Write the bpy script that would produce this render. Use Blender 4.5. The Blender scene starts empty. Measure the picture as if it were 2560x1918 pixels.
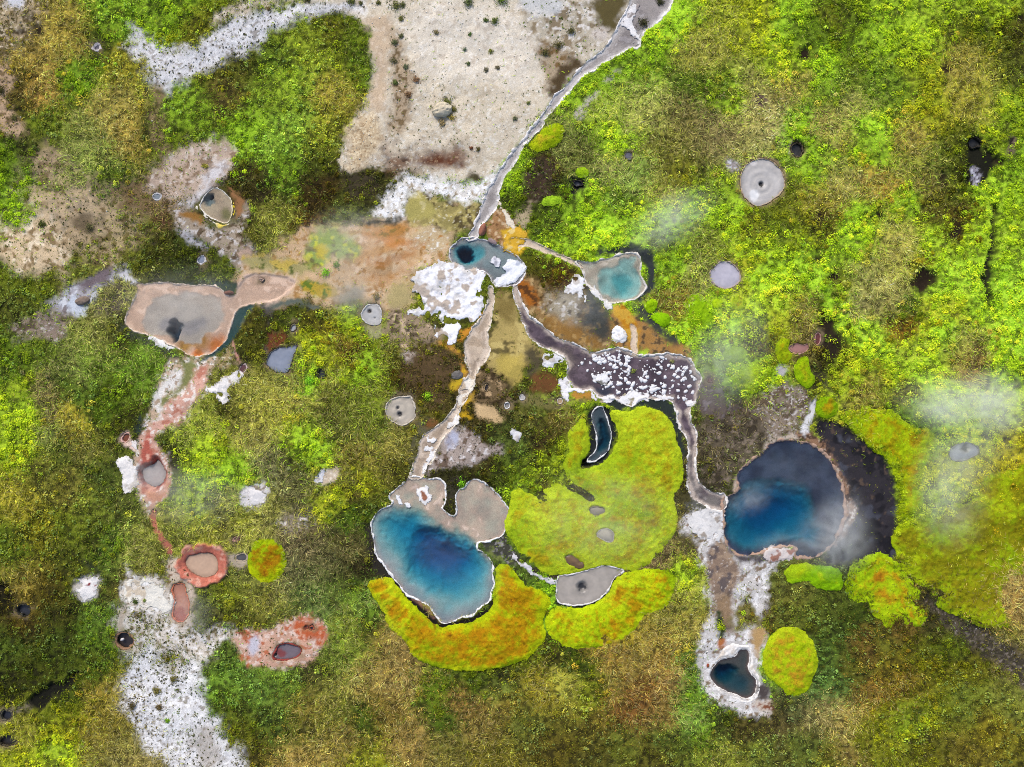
import bpy, math, random
import numpy as np
random.seed(7); RNG = np.random.default_rng(7)
C = bpy.context.scene.collection
# ------------------------------------------------------------------ plan coordinates
S = 0.025                                   # metres on the ground per survey pixel (frame 64 m wide)
TY = (0, 640, 1278)
def T(c, r, *p):                            # survey-sheet (column,row) coordinates -> metres
    a = np.array(p, float).reshape(-1, 2) / 2.589
    return np.stack([(a[:, 0] + c*640 - 1280)*S, (959 - (a[:, 1] + TY[r]))*S], 1)
K = 1/2.589*S                               # metres per sheet unit
def lin(c):
    c = np.asarray(c, float)/255.0
    return np.where(c <= .04045, c/12.92, ((c+.055)/1.055)**2.4)
GAIN = 1.6                                  # albedo = colour / GAIN
def alb(c, g=GAIN): return np.clip(lin(c)/g, 0.003, .82)
# ------------------------------------------------------------------ noise
def _h(ix, iy, s):
    n = (ix.astype(np.int64)*374761393 + iy.astype(np.int64)*668265263 + s*1442695041) & 0xffffffff
    n = ((n ^ (n >> 13))*1274126177) & 0xffffffff
    n = (n ^ (n >> 16)) & 0xffffffff
    return n.astype(np.float64)/4294967295.0
def vn(x, y, s=0):
    x = np.asarray(x, float); y = np.asarray(y, float)
    fx = np.floor(x); fy = np.floor(y); u = x-fx; v = y-fy
    u = u*u*(3-2*u); v = v*v*(3-2*v)
    a = _h(fx, fy, s); b = _h(fx+1, fy, s); c = _h(fx, fy+1, s); d = _h(fx+1, fy+1, s)
    return (a*(1-u)+b*u)*(1-v) + (c*(1-u)+d*u)*v
def fbm(x, y, sc, s=0, o=4):
    t = 0; a = 1; w = 0; x = np.asarray(x)/sc; y = np.asarray(y)/sc
    for i in range(o):
        t = t + a*vn(x*1.0 + 17.3*i, y + 9.1*i, s+i*31); w += a; a *= .52; x, y = x*1.63+y*1.17, y*1.63-x*1.17
    return t/w
def nz(x, y, sc, s=0, o=4): return (fbm(x, y, sc, s, o)-.5)*2.6      # about -1..1
def ss(a, b, x):
    t = np.clip((x-a)/(b-a), 0, 1); return t*t*(3-2*t)
def mix(a, b, t): return a*(1-t)+b*t
# ------------------------------------------------------------------ outlines
def chaikin(p, n=1, closed=True):
    for _ in range(n):
        q = np.roll(p, -1, 0)
        if closed:
            p = np.stack([p*.75+q*.25, p*.25+q*.75], 1).reshape(-1, 2)
        else:
            a, b = p[:-1], p[1:]
            p = np.concatenate([p[:1], np.stack([a*.75+b*.25, a*.25+b*.75], 1).reshape(-1, 2), p[-1:]])
    return p
def sd_poly(P, x, y):
    d = np.full(x.shape, 1e18); inside = np.zeros(x.shape, bool)
    n = len(P)
    for i in range(n):
        ax, ay = P[i]; bx, by = P[(i+1) % n]
        ex, ey = bx-ax, by-ay; wx, wy = x-ax, y-ay
        t = np.clip((wx*ex+wy*ey)/(ex*ex+ey*ey+1e-12), 0, 1)
        d = np.minimum(d, (wx-ex*t)**2 + (wy-ey*t)**2)
        if ay != by:
            inside ^= ((ay > y) != (by > y)) & (x < ex*(y-ay)/(ey)+ax)
    return np.where(inside, -1, 1)*np.sqrt(d)
def sd_line(P, W, x, y):
    d = np.full(x.shape, 1e9)
    for i in range(len(P)-1):
        ax, ay = P[i]; bx, by = P[i+1]; ex, ey = bx-ax, by-ay; wx, wy = x-ax, y-ay
        t = np.clip((wx*ex+wy*ey)/(ex*ex+ey*ey+1e-12), 0, 1)
        d = np.minimum(d, np.sqrt((wx-ex*t)**2+(wy-ey*t)**2) - (W[i]*(1-t)+W[i+1]*t))
    return d
class Shape:
    """outline on the ground: signed distance, roughened by warp noise"""
    def __init__(s, pts, warp=.1, line=None, n=1, seed=0):
        s.line = line; s.warp = warp; s.seed = seed
        if line is not None:
            s.P = pts; s.W = np.broadcast_to(np.asarray(line, float), (len(pts),)); m = s.W.max()
        else:
            s.P = chaikin(pts, n); m = 0
        m += warp*1.5
        s.bb = (s.P[:, 0].min()-m, s.P[:, 0].max()+m, s.P[:, 1].min()-m, s.P[:, 1].max()+m)
        s.c = s.P.mean(0)
    def __call__(s, x, y):
        w = s.warp
        if w:
            sc = max(.35, w*4)
            x2 = x + w*nz(x, y, sc, 11+s.seed, 3) + .3*w*nz(x, y, sc*.2, 15, 2); y2 = y + w*nz(x, y, sc, 57+s.seed, 3) + .3*w*nz(x, y, sc*.2, 61, 2)
        else: x2, y2 = x, y
        return sd_line(s.P, s.W, x2, y2) if s.line is not None else sd_poly(s.P, x2, y2)
def circ(c, r, x, y, rx, ry=None, rot=0, n=14):
    ry = ry or rx; p = []
    for i in range(n):
        a = 2*math.pi*i/n; u, v = rx*math.cos(a), ry*math.sin(a); q = math.radians(rot)
        p += [x+u*math.cos(q)-v*math.sin(q), y+u*math.sin(q)+v*math.cos(q)]
    return T(c, r, *p)
# ------------------------------------------------------------------ ground grid
STEP = .0625
def axis(h):
    core = np.arange(-h, h+STEP/2, STEP); ext = []; s = STEP; v = core[-1]
    while v < 420: s *= 1.28; v += s; ext.append(v)
    ext = np.array(ext); return np.concatenate([-ext[::-1], core, ext])
SMO = None
GX = axis(34.0); GY = axis(26.0); NX, NY = len(GX), len(GY)
XX, YY = np.meshgrid(GX, GY)                # [iy, ix]
COREX = np.argmin(abs(GX+34)); COREY = np.argmin(abs(GY+26))
def idx(x, y):
    return (np.clip(np.round((y+26)/STEP).astype(int)+COREY, 0, NY-1), np.clip(np.round((x+34)/STEP).astype(int)+COREX, 0, NX-1))
def samp(F, x, y):
    u = np.clip((x+34)/STEP+COREX, 0, NX-1.001); v = np.clip((y+26)/STEP+COREY, 0, NY-1.001)
    i = u.astype(int); j = v.astype(int); u = u-i; v = v-j
    if F.ndim == 3: u = u[..., None]; v = v[..., None]
    return (F[j, i]*(1-u)+F[j, i+1]*u)*(1-v) + (F[j+1, i]*(1-u)+F[j+1, i+1]*u)*v
def window(bb, m):
    x0, x1 = np.searchsorted(GX, [bb[0]-m, bb[1]+m]); y0, y1 = np.searchsorted(GY, [bb[2]-m, bb[3]+m])
    return slice(max(y0-1, 0), min(y1+1, NY)), slice(max(x0-1, 0), min(x1+1, NX))
# ---- vegetation colour survey: (col,row, "x y r g b kind; ...")  kind g grass, m moss clumps, l low leafy plants, n mixed
VEG = {
(0,0): "450 200 150 135 60 g;250 400 158 138 68 g;260 560 172 140 72 g;700 120 110 150 30 l;1100 150 120 150 30 m;1250 270 105 110 30 l;480 480 80 130 20 m;600 250 70 85 30 n;800 400 130 130 45 l;720 700 150 140 70 g;850 850 165 145 70 g;550 900 115 125 60 g;600 1050 125 140 65 g;330 800 100 120 30 l;250 950 75 85 25 l;1200 750 110 150 30 l;1150 900 115 135 40 n;1450 620 85 80 40 l;1580 400 80 85 30 l;1620 850 120 165 40 m;50 1300 110 150 20 m;60 1100 90 120 25 m;130 1000 60 70 25 n;100 130 90 85 50 n;900 1450 90 100 30 l;800 1600 100 110 35 l;500 1550 90 90 50 n;1200 1550 80 90 40 n;1000 1400 95 75 50 g;1600 1450 85 85 40 n;1560 1180 70 65 35 n;700 1180 80 100 30 n;950 850 70 80 25 n;180 480 90 85 40 n;200 620 75 75 35 n",
(1,0): "300 300 125 145 45 l;500 150 110 110 25 n;650 250 105 125 20 n;200 550 130 160 50 l;500 600 140 130 50 g;680 450 105 130 20 n;250 800 125 160 60 l;450 850 130 140 45 l;100 950 120 160 60 l;420 1050 75 85 30 n;150 1100 90 140 35 l;400 1200 70 55 30 n;150 1450 120 125 50 g;350 1480 85 55 30 n;700 1150 75 75 40 n;560 1350 100 110 55 n;40 1300 50 45 30 n;550 80 95 110 30 n;100 420 90 115 35 l",
(2,0): "1000 130 150 195 45 m;880 280 120 160 50 m;1200 350 150 150 65 g;1400 150 140 150 40 g;1550 100 150 160 40 m;750 420 110 155 40 m;780 560 150 165 75 g;1180 540 75 110 30 n;520 520 130 170 25 m;600 700 140 160 55 g;850 700 150 155 80 g;1100 750 115 110 60 g;1300 830 125 115 75 g;1350 600 120 145 50 n;1420 640 150 185 50 m;1600 550 140 140 75 g;1570 760 150 145 85 g;380 950 110 120 60 g;550 880 130 160 50 n;700 900 140 180 40 m;950 950 110 110 45 g;1100 1150 120 120 40 n;180 1050 70 55 35 n;180 1200 50 45 35 n;450 1000 100 105 50 g;650 1080 140 145 80 g;800 1150 120 145 65 g;500 1280 115 165 50 m;750 1300 120 150 60 n;1000 1250 135 135 65 g;1250 1250 120 140 60 n;400 1400 115 160 35 m;600 1480 150 200 40 m;350 1560 150 190 40 m;300 1450 75 90 35 n;800 1500 160 200 60 m;1000 1420 150 185 70 m;1200 1320 140 185 40 m;1400 1430 150 185 30 m;1300 1550 120 130 50 g;1550 1500 120 125 40 n;1550 1600 160 190 30 m;950 1600 120 140 45 n;50 1100 120 165 25 m;60 1300 75 90 25 n",
(3,0): "130 130 140 180 30 m;250 250 85 110 20 m;400 150 110 120 35 n;550 150 90 110 15 m;700 250 130 165 20 m;950 200 150 180 25 m;800 80 140 170 20 m;1200 100 140 165 20 m;1450 80 150 175 20 m;1350 200 80 95 20 m;1200 170 75 85 25 n;1600 200 80 80 25 n;350 450 120 165 30 m;100 430 140 165 40 m;150 530 160 145 75 g;600 450 110 130 40 n;800 500 115 150 50 n;1000 450 125 140 30 m;1250 450 150 140 60 g;1400 600 150 150 55 g;1250 600 155 150 55 g;1550 500 85 95 40 n;1600 700 130 155 40 m;50 750 175 165 110 g;200 800 110 165 50 m;400 850 150 140 75 g;450 600 115 150 50 n;600 700 150 150 80 g;700 800 150 195 15 m;700 950 130 165 15 m;950 820 165 150 70 g;1000 700 140 150 30 m;1100 1000 110 125 45 g;850 1050 130 140 50 g;300 1000 120 160 45 m;500 1200 150 145 80 g;100 1350 110 120 30 n;400 1300 140 130 50 g;750 1200 160 135 60 g;1000 1170 120 110 55 g;1150 1300 115 120 55 n;900 1300 140 175 30 m;1250 950 90 100 20 n;1500 950 110 130 15 m;1450 1250 150 185 25 m;1600 1050 110 150 25 m;350 1450 80 80 25 n;550 1480 140 180 25 m;850 1560 165 160 80 g;1100 1370 95 85 45 n;1250 1450 85 65 30 n;1100 1550 150 180 20 m;1350 1500 150 180 20 m;1550 1550 140 170 25 m;200 1580 150 170 50 n;50 1500 90 110 30 n;1350 1050 40 45 12 n",
(0,1): "550 60 95 105 35 l;1000 60 70 75 25 n;1250 100 60 70 25 n;1480 110 100 115 50 n;150 200 90 105 25 l;60 350 80 90 35 l;730 230 130 130 75 g;250 560 105 125 45 n;650 500 130 135 65 g;730 480 55 60 25 n;850 700 95 135 40 g;600 680 110 135 45 g;450 700 115 125 65 g;80 650 90 120 30 n;100 850 130 150 30 m;150 1000 140 170 25 m;100 1200 140 165 30 m;300 900 110 100 65 g;450 830 80 100 35 n;550 900 80 105 35 l;750 850 95 115 30 n;700 1000 90 125 30 n;500 1050 150 140 45 g;300 1150 110 120 60 g;550 1250 115 115 50 g;800 1050 75 80 30 n;250 1400 100 105 45 l;500 1500 105 105 50 l;650 1400 80 95 45 n;150 1560 145 140 45 g;800 1600 95 105 60 n;600 1600 105 120 45 l;400 1250 75 90 35 n;1620 430 85 85 25 l;1600 600 70 75 30 n;1450 680 95 100 35 n;1600 900 140 140 60 g;1500 1000 85 85 40 n;1350 1050 140 150 55 g;1200 1150 125 140 55 g;1300 1250 155 180 40 m;1450 1280 140 165 40 m;1330 1450 150 185 55 m;1500 1400 125 170 45 m;1150 1500 95 110 55 n;1100 1250 55 60 25 n;1600 1200 145 140 70 g;1250 1600 145 165 60 m;1450 1600 125 130 75 g",
(1,1): "200 350 70 85 25 l;400 380 80 80 25 l;40 430 70 70 25 n;620 450 145 170 35 m;450 580 150 160 35 m;550 520 115 95 35 g;600 640 80 60 30 n;700 740 140 175 35 m;560 740 145 155 45 g;850 680 110 115 40 g;250 780 110 110 50 g;340 810 120 185 30 m;200 950 150 145 65 g;450 850 125 125 50 g;600 900 90 95 35 g;750 900 115 130 35 g;950 720 75 60 30 n;1000 830 65 55 30 n;1100 900 75 65 35 n;100 1080 150 150 60 g;350 1000 130 130 60 g;300 1200 145 180 25 m;400 1260 150 185 25 m;550 1080 90 95 40 g;650 1280 120 110 45 g;600 1420 95 95 40 g;750 1100 100 115 35 g;850 1230 135 130 60 g;800 1350 110 105 45 g;900 1420 75 75 30 n;700 1400 140 150 40 m;500 1560 140 150 45 m;250 1500 95 95 60 g;100 1350 110 110 75 g;200 1330 75 80 35 n;650 1560 85 75 40 n;700 1620 70 90 25 n;1100 1000 100 95 45 n;1500 1050 75 65 40 n;1450 1150 75 70 40 n;1600 1200 70 85 40 l;1450 1380 70 65 35 n;1550 1450 65 75 30 n;1500 1580 50 60 30 n;1520 850 60 50 30 n;1650 1500 120 150 20 m;1250 1380 50 50 30 n;1260 1550 50 50 35 n",
(2,1): "180 100 85 85 25 n;330 130 85 60 35 n;1050 100 155 200 40 m;970 80 130 170 20 m;1150 120 135 140 75 g;1230 200 130 135 75 g;1000 250 120 110 50 g;950 380 150 200 15 m;1100 300 120 100 40 g;1200 350 160 210 25 m;1150 450 150 200 20 m;1300 250 140 170 50 m;1450 300 165 180 40 m;1600 150 150 195 30 m;1530 80 165 170 40 m;1400 450 160 205 60 m;1600 400 165 195 40 m;1580 540 110 120 40 n;1150 560 130 170 40 m;1250 600 100 120 60 n;1400 600 150 185 60 m;1600 600 90 75 30 n;1500 830 150 190 35 m;1600 800 150 190 30 m;1400 900 100 125 40 n;200 1000 85 100 35 l;300 1080 105 95 45 g;400 980 120 145 30 m;100 1100 90 90 50 n;200 1250 65 50 35 n;60 1320 75 95 40 l;280 1350 130 150 35 m;100 1420 110 130 40 m;200 1440 85 80 30 n;1350 1150 85 75 60 n;1450 1050 95 80 70 n;1350 1300 100 90 65 g;1450 1300 90 100 60 l;1380 1420 75 85 35 n;1250 1450 65 60 50 n;1550 1150 90 85 65 g;480 1550 70 65 35 n;1600 1050 105 90 70 g",
(3,1): "60 100 150 190 70 m;250 150 150 200 40 m;350 250 140 195 30 m;100 350 170 200 60 m;450 200 120 130 40 n;650 200 150 150 85 g;850 100 155 155 75 g;600 350 150 145 90 g;800 250 145 140 80 g;470 330 150 200 30 m;330 280 80 60 40 n;250 350 130 120 60 g;80 440 160 170 30 m;400 580 50 40 25 n;240 530 110 100 50 g;600 500 150 190 45 m;900 330 80 120 25 n;1100 200 145 195 20 m;1250 150 155 195 30 m;1050 80 140 130 30 n;1550 150 140 200 30 m;1600 350 140 195 10 m;1400 350 140 180 20 m;1250 350 160 170 70 m;1000 400 170 180 40 m;900 430 135 100 40 n;700 600 155 195 50 m;1000 600 150 170 75 m;1150 500 135 190 45 m;1300 550 150 150 70 g;1500 600 150 205 10 m;1350 700 130 110 60 g;1550 750 140 180 30 m;800 750 155 185 65 m;500 750 150 170 55 m;450 850 150 170 50 m;600 850 135 125 55 g;350 800 90 90 60 n;380 730 60 60 40 n;900 900 110 110 60 n;1000 800 160 195 60 m;1300 920 165 195 90 m;1550 1000 165 185 75 m;1100 1000 160 195 70 m;1300 1100 165 190 45 m;950 1100 75 120 15 m;1600 1200 165 160 60 m;1500 1400 165 160 40 m;1300 1400 160 160 45 m;1150 1380 155 165 55 m;1100 1550 160 180 80 m;1350 1550 120 120 50 m;1600 1500 160 110 20 m;950 1500 110 130 15 m",
(0,2): "250 100 110 110 25 l;100 200 85 105 25 l;450 100 95 110 30 l;600 150 100 110 45 n;700 200 90 125 50 n;850 230 130 135 60 g;450 300 75 85 25 l;150 480 165 145 65 g;100 400 110 105 40 g;300 550 75 70 20 l;150 750 75 65 20 l;400 700 60 65 20 l;650 700 90 130 60 n;630 830 75 120 40 n;350 900 60 75 20 l;100 850 70 90 30 l;200 1050 60 70 15 l;550 950 75 90 25 l;600 1050 70 105 20 n;100 1130 45 50 15 n;450 1150 75 90 20 n;600 1150 130 115 45 g;700 1250 125 115 40 g;300 1300 110 120 20 n;200 1450 130 130 45 g;450 1400 130 135 20 m;350 1550 140 165 30 m;600 1450 120 110 40 g;150 1600 140 150 30 m;750 1550 120 115 55 g;850 1600 130 120 70 g;900 760 90 90 35 n;1050 830 120 140 40 n;900 880 105 110 45 n;1150 920 100 95 45 n;1400 900 80 100 40 l;1450 1050 90 140 55 l;1400 1150 85 135 45 l;1600 1100 80 115 50 l;1500 1250 80 95 30 l;1550 1450 105 110 30 n;1620 1550 85 80 35 n;1150 80 120 125 50 g;1350 100 145 145 50 g;1500 130 125 125 60 g;1620 100 145 150 50 g;1300 560 100 110 60 n;1480 600 125 135 30 n;1600 400 120 125 75 n;1400 730 85 85 55 n;1550 700 95 95 45 n;850 550 100 90 50 n;1020 650 90 80 50 n;30 560 30 30 15 n",
(1,2): "80 80 140 140 70 g;300 200 100 90 65 g;400 350 90 90 55 g;600 250 85 80 45 g;250 430 100 100 65 g;650 60 65 105 20 n;700 350 50 45 30 n;500 480 95 110 60 n;650 550 110 150 50 n;100 580 120 120 50 g;400 620 90 110 55 g;550 700 120 130 45 g;750 680 90 135 45 n;700 600 105 125 60 g;850 820 140 125 60 g;900 900 135 115 65 g;600 850 110 125 40 g;750 760 70 75 30 n;500 950 110 130 45 g;350 1000 75 75 50 n;150 1070 100 130 50 l;30 1100 80 130 60 l;300 1250 120 110 45 g;700 1080 140 125 65 g;900 1100 145 125 70 g;500 1150 125 125 55 g;850 1300 110 95 40 g;700 1350 70 95 25 n;300 1450 95 95 35 g;500 1300 90 95 30 g;150 1350 80 100 40 l;600 1500 135 120 60 g;700 1600 140 145 30 n;1000 1500 140 120 65 g;250 1580 150 130 70 g;1200 1180 105 130 35 n;1400 1080 80 100 25 n;1230 1380 60 95 20 n;1350 1250 130 105 55 g;1500 1400 125 110 55 g;1580 1200 110 125 60 l;1600 1300 120 110 50 l;1620 1100 45 50 30 n;1550 1560 110 105 35 g;1200 1600 115 110 50 g",
(2,2): "100 1000 110 120 25 n;300 950 80 80 30 n;430 960 65 85 20 n;350 1100 150 150 60 g;150 1150 140 130 40 g;500 1150 130 140 40 n;620 900 150 125 60 g;700 720 140 130 30 g;750 1000 130 115 55 g;900 850 145 130 60 g;1000 900 160 135 65 g;1050 1050 150 125 75 g;1000 650 110 110 45 g;1150 560 145 150 55 g;1240 500 140 150 60 g;1150 700 140 130 60 g;1150 950 90 120 55 n;1130 1050 60 130 50 n;1150 1180 85 140 55 n;850 1150 110 80 40 g;800 1280 115 80 40 g;300 1300 105 105 45 l;600 1350 110 100 45 l;700 1450 90 100 40 l;950 1300 130 110 55 g;100 1400 90 100 45 l;250 1550 85 80 30 l;500 1550 80 80 35 l;1000 1450 80 95 40 l;1150 1300 110 150 60 g;1230 1400 110 155 40 n;1350 1550 125 130 45 g;900 1600 80 80 30 l;1300 1450 85 100 40 l;1600 1500 100 115 50 l;1550 1400 80 75 40 l;1350 1320 60 70 35 n;1180 220 100 90 50 g;950 310 105 90 60 g;1130 380 160 190 30 m;1480 520 120 130 60 g;1500 640 105 90 40 n;1630 620 80 60 40 n;1640 950 120 180 20 m;250 500 80 160 20 m;110 430 90 110 55 n",
(3,2): "60 450 95 105 55 l;150 530 105 110 55 l;250 620 75 90 35 l;450 600 75 90 35 l;560 680 55 75 20 l;200 680 90 100 40 l;450 800 60 85 30 l;600 880 95 80 40 l;400 950 65 95 40 l;550 1000 80 85 30 l;380 1080 60 110 55 l;400 1150 70 120 65 l;750 850 95 100 35 l;850 700 110 90 50 n;800 1000 110 105 30 l;650 1150 120 95 40 g;900 1150 115 95 30 g;1000 950 100 105 15 n;1200 850 95 110 30 n;1150 1000 110 110 15 n;1350 1000 110 110 15 n;1300 1200 100 115 45 l;1050 1250 115 125 40 n;1550 1250 110 120 55 l;1450 1400 110 105 30 l;1300 1550 105 100 40 l;950 1400 135 155 35 n;750 1400 130 135 30 n;1050 1500 100 100 35 n;800 1580 125 130 30 n;200 1250 90 100 75 n;100 1350 80 75 50 l;350 1350 130 120 75 g;500 1400 150 135 75 g;250 1500 85 100 45 l;100 1550 80 85 40 l;400 1600 105 110 40 l;550 1560 120 105 55 g;620 1500 110 115 25 n;1600 1550 105 105 35 l;1200 700 70 65 45 n;1100 640 60 60 40 n;1350 850 75 65 50 n;1550 950 105 95 75 n;1620 1020 110 100 85 n;1400 900 80 80 45 n;1550 480 150 130 75 g;1580 600 160 130 70 g;1630 700 165 140 80 g;1500 860 120 120 45 g",
}
VP, VC, VK, VM, VW = [], [], [], [], []
VMUL = {'g': (1.78, 1.74, 1.5), 'm': (1.66, 1.66, .65), 'l': (1.6, 1.5, .95), 'n': (1.2, 1.2, .62)}
for (c, r), txt in VEG.items():
    for e in txt.split(';'):
        f = e.split(); VP.append(T(c, r, float(f[0]), float(f[1]))[0]); VC.append(lin([float(v) for v in f[2:5]]))
        VM.append(VMUL[f[5]]); VW.append(.55 if f[5] == 'n' else 1.); VK.append({'g': (1, .0, .05), 'm': (.12, 1, .0), 'l': (.15, .05, 1), 'n': (.4, .3, .3)}[f[5]])
VP = np.array(VP); VC = np.array(VC)*np.array(VM); VK = np.array(VK); VW = np.array(VW)
def veg_fields(x, y):
    xw = x + .7*nz(x, y, 2.2, 5, 3); yw = y + .7*nz(x, y, 2.2, 6, 3)
    sh = x.shape; xw = xw.ravel(); yw = yw.ravel()
    oc = np.zeros((xw.size, 3)); ok = np.zeros((xw.size, 3))
    for i in range(0, xw.size, 20000):
        d2 = (xw[i:i+20000, None]-VP[:, 0])**2 + (yw[i:i+20000, None]-VP[:, 1])**2
        w = VW/(d2+.2)**3; w /= w.sum(1, keepdims=True)
        oc[i:i+20000] = w@VC; ok[i:i+20000] = w@VK
    return oc.reshape(sh+(3,)), ok.reshape(sh+(3,))
cx = np.arange(-34.5, 34.6, .3); cy = np.arange(-26.5, 26.6, .3)
_cc, _ck = veg_fields(*np.meshgrid(cx, cy))
_cc[..., 0] = .75*np.maximum(_cc[..., 0], _cc[..., 1]*.62)+.25*_cc[..., 0]; _cc[..., 2] = np.maximum(_cc[..., 2], _cc[..., 1]*.045)
def csamp(F, x, y):
    u = np.clip((x+34.5)/.3, 0, len(cx)-1.001); v = np.clip((y+26.5)/.3, 0, len(cy)-1.001)
    i = u.astype(int); j = v.astype(int); u = (u-i)[..., None]; v = (v-j)[..., None]
    return (F[j, i]*(1-u)+F[j, i+1]*u)*(1-v)+(F[j+1, i]*(1-u)+F[j+1, i+1]*u)*v
VEGC = csamp(_cc, XX, YY); VEGK = csamp(_ck, XX, YY)
_o = ss(0, 3, np.maximum(np.abs(XX)-33.6, np.abs(YY)-25.6))[..., None]     # beyond the surveyed plot: more of the same moor
_m = fbm(XX, YY, 9, 251, 4)[..., None]; _m2 = fbm(XX, YY, 3, 253, 3)[..., None]
VEGC = mix(VEGC, mix(mix(lin((120,122,58)), lin((140,172,44)), ss(.42, .62, _m)), lin((88,96,40)), ss(.55, .7, _m2)), _o)
COL = VEGC/GAIN*.62*(0.32+1.05*ss(.3, .62, fbm(XX, YY, .26, 3, 3)))[..., None] + alb((80, 66, 36))*.08   # soil and thatch under the plants
V = np.ones((NY, NX)); G = np.zeros((NY, NX)); D = np.zeros((NY, NX)); CARVE = np.zeros((NY, NX))
# ------------------------------------------------------------------ ground layers
def lay(pts, rgb, soft=.3, warp=.35, sup=1., line=None, spk=None, grav=0, dark=0, dep=0, mot=.12, amp=1., seed=0):
    sh = Shape(pts, warp, line, seed=seed); w = window(sh.bb, soft*1.3)
    x, y = XX[w], YY[w]
    d = sh(x, y) + soft*.7*nz(x, y, max(.25, soft), 77+seed, 4)
    m = ss(soft, -soft, d)*amp; a = m[..., None]
    c = np.broadcast_to(alb(rgb), x.shape+(3,))*(1+mot*nz(x, y, .7, 21, 4))[..., None]
    if spk:
        for (rgb2, cov, sc) in spk:
            t = ss(-.06, .06, fbm(x, y, sc, 91+int(sc*50), 3)-(1-cov)*.62-.19)[..., None]
            c = mix(c, alb(rgb2), t)
    COL[w] = mix(COL[w], c, a); V[w] *= 1-m*sup
    G[w] = mix(G[w], grav, m); D[w] = mix(D[w], dark, m)
    if dep: CARVE[w] += dep*m
DK = (60, 52, 40)
# bare sand flat north of the springs and its margins
lay(T(1,0, 350,-60, 2500,-60, 2400,120, 2330,240, 2200,370, 2060,500, 1900,660, 1780,850, 1657,1010, 1540,1140, 1300,1180, 1000,1120, 780,1080, 640,1120, 510,1100, 580,920, 640,760, 715,690, 745,560, 775,420, 765,260, 700,140, 560,60, 350,30), (212,200,178), .25, .25, .97, spk=[((196,182,158),.3,.35),((226,220,206),.25,.15)], grav=.55, dark=.18)
lay(T(1,0, 1000,20, 1657,50, 1900,250, 1700,600, 1500,500, 1200,560, 1040,400, 960,200), (224,214,196), .8, .4, .6, spk=[((234,228,216),.25,.14),((206,194,176),.25,.3)], grav=.5, dark=.12)
lay(T(1,0, 690,140, 860,100, 880,400, 850,700, 780,720, 720,690, 750,560, 780,400, 760,250), (200,178,150), .35, .35, 1, spk=[((215,195,170),.3,.2)], grav=.3)
lay(T(1,0, 640,760, 800,720, 860,850, 800,960, 700,1080, 540,1110, 590,920), (198,176,142), .45, .4, .9, spk=[((224,206,172),.4,.12),((164,138,104),.25,.1)], grav=1.6)
lay(T(1,0, 880,150, 960,250, 980,420, 1010,560, 1000,720, 900,900, 870,700, 880,400), (175,155,128), .35, .4, .55, spk=[((120,100,70),.4,.2)], grav=.8, dark=.5)
lay(T(1,0, 780,980, 960,960, 1050,1000, 1150,1040, 1260,980, 1300,920, 1350,980, 1350,1070, 1200,1130, 980,1130, 850,1140), (116,84,60), .9, .5, .75, spk=[((200,185,160),.2,.13),((70,42,28),.35,.35)], grav=.6, dark=.2)
lay(T(1,0, 1040,1060, 1150,1040, 1290,980, 1340,1010, 1330,1080, 1180,1110), (96,56,36), .5, .4, .8, spk=[((160,130,100),.15,.1)], grav=.3)
lay(T(1,0, 540,1140, 700,1080, 800,1120, 820,1230, 760,1300, 600,1290), (66,58,40), .4, .4, .35)
lay(T(2,0, 0,-40, 800,-40, 720,120, 600,300, 440,420, 330,330, 200,330, 120,200, 0,60), (188,178,158), .5, .5, .75, spk=[((140,125,100),.4,.35),((220,214,206),.3,.2)], grav=.5, dark=.4)
lay(T(2,0, 30,-60, 330,-40, 300,60, 190,130, 60,60), (198,198,196), .3, .3, .9, grav=.8, dark=.3)
lay(T(2,0, 480,-30, 740,-30, 720,120, 600,200, 520,100), (92,82,48), .4, .4, .3)
lay(T(2,0, 520,170, 640,180, 620,260, 520,250), (205,195,185), .3, .2, .8, spk=[((110,95,70),.25,.2)], grav=.8)
lay(T(2,0, 160,300, 330,330, 420,420, 300,560, 250,620, 200,500), (170,152,126), .4, .4, .5, spk=[((120,95,60),.4,.4)], dark=.5, grav=.4)
lay(T(2,0, 350,400, 480,390, 400,500, 300,590, 250,620, 230,560), (80,65,42), .3, .3, .4)
# white gravel river top left
lay(T(0,0, 850,330, 885,250, 870,190, 900,180, 930,250, 1000,280, 1060,310, 1180,320, 1260,260, 1340,200, 1440,150, 1560,90, 1657,50, 2000,20, 2350,0, 2370,130, 2220,70, 2080,100, 1900,140, 1860,190, 1720,220, 1657,275, 1500,330, 1400,400, 1290,460, 1180,500, 1090,570, 1050,620, 980,570, 930,520, 950,470, 940,420, 870,360), (212,211,212), .45, .5, .92, spk=[((164,158,152),.3,.2),((230,230,230),.35,.15)], grav=1.0, dark=.75)
lay(T(0,0, 1400,60, 1657,-20, 2000,-30, 2330,-30, 2330,20, 1900,20, 1657,60, 1500,110, 1350,150), (196,182,160), .3, .3, .6, spk=[((225,215,200),.3,.2)], grav=.5, dark=.4)
lay(T(0,0, 970,560, 1080,600, 1060,760, 1090,900, 1130,1000, 1000,1000, 1000,850, 960,700), (136,118,82), .45, .35, .6, spk=[((95,85,50),.3,.3)], grav=.2)
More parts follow.
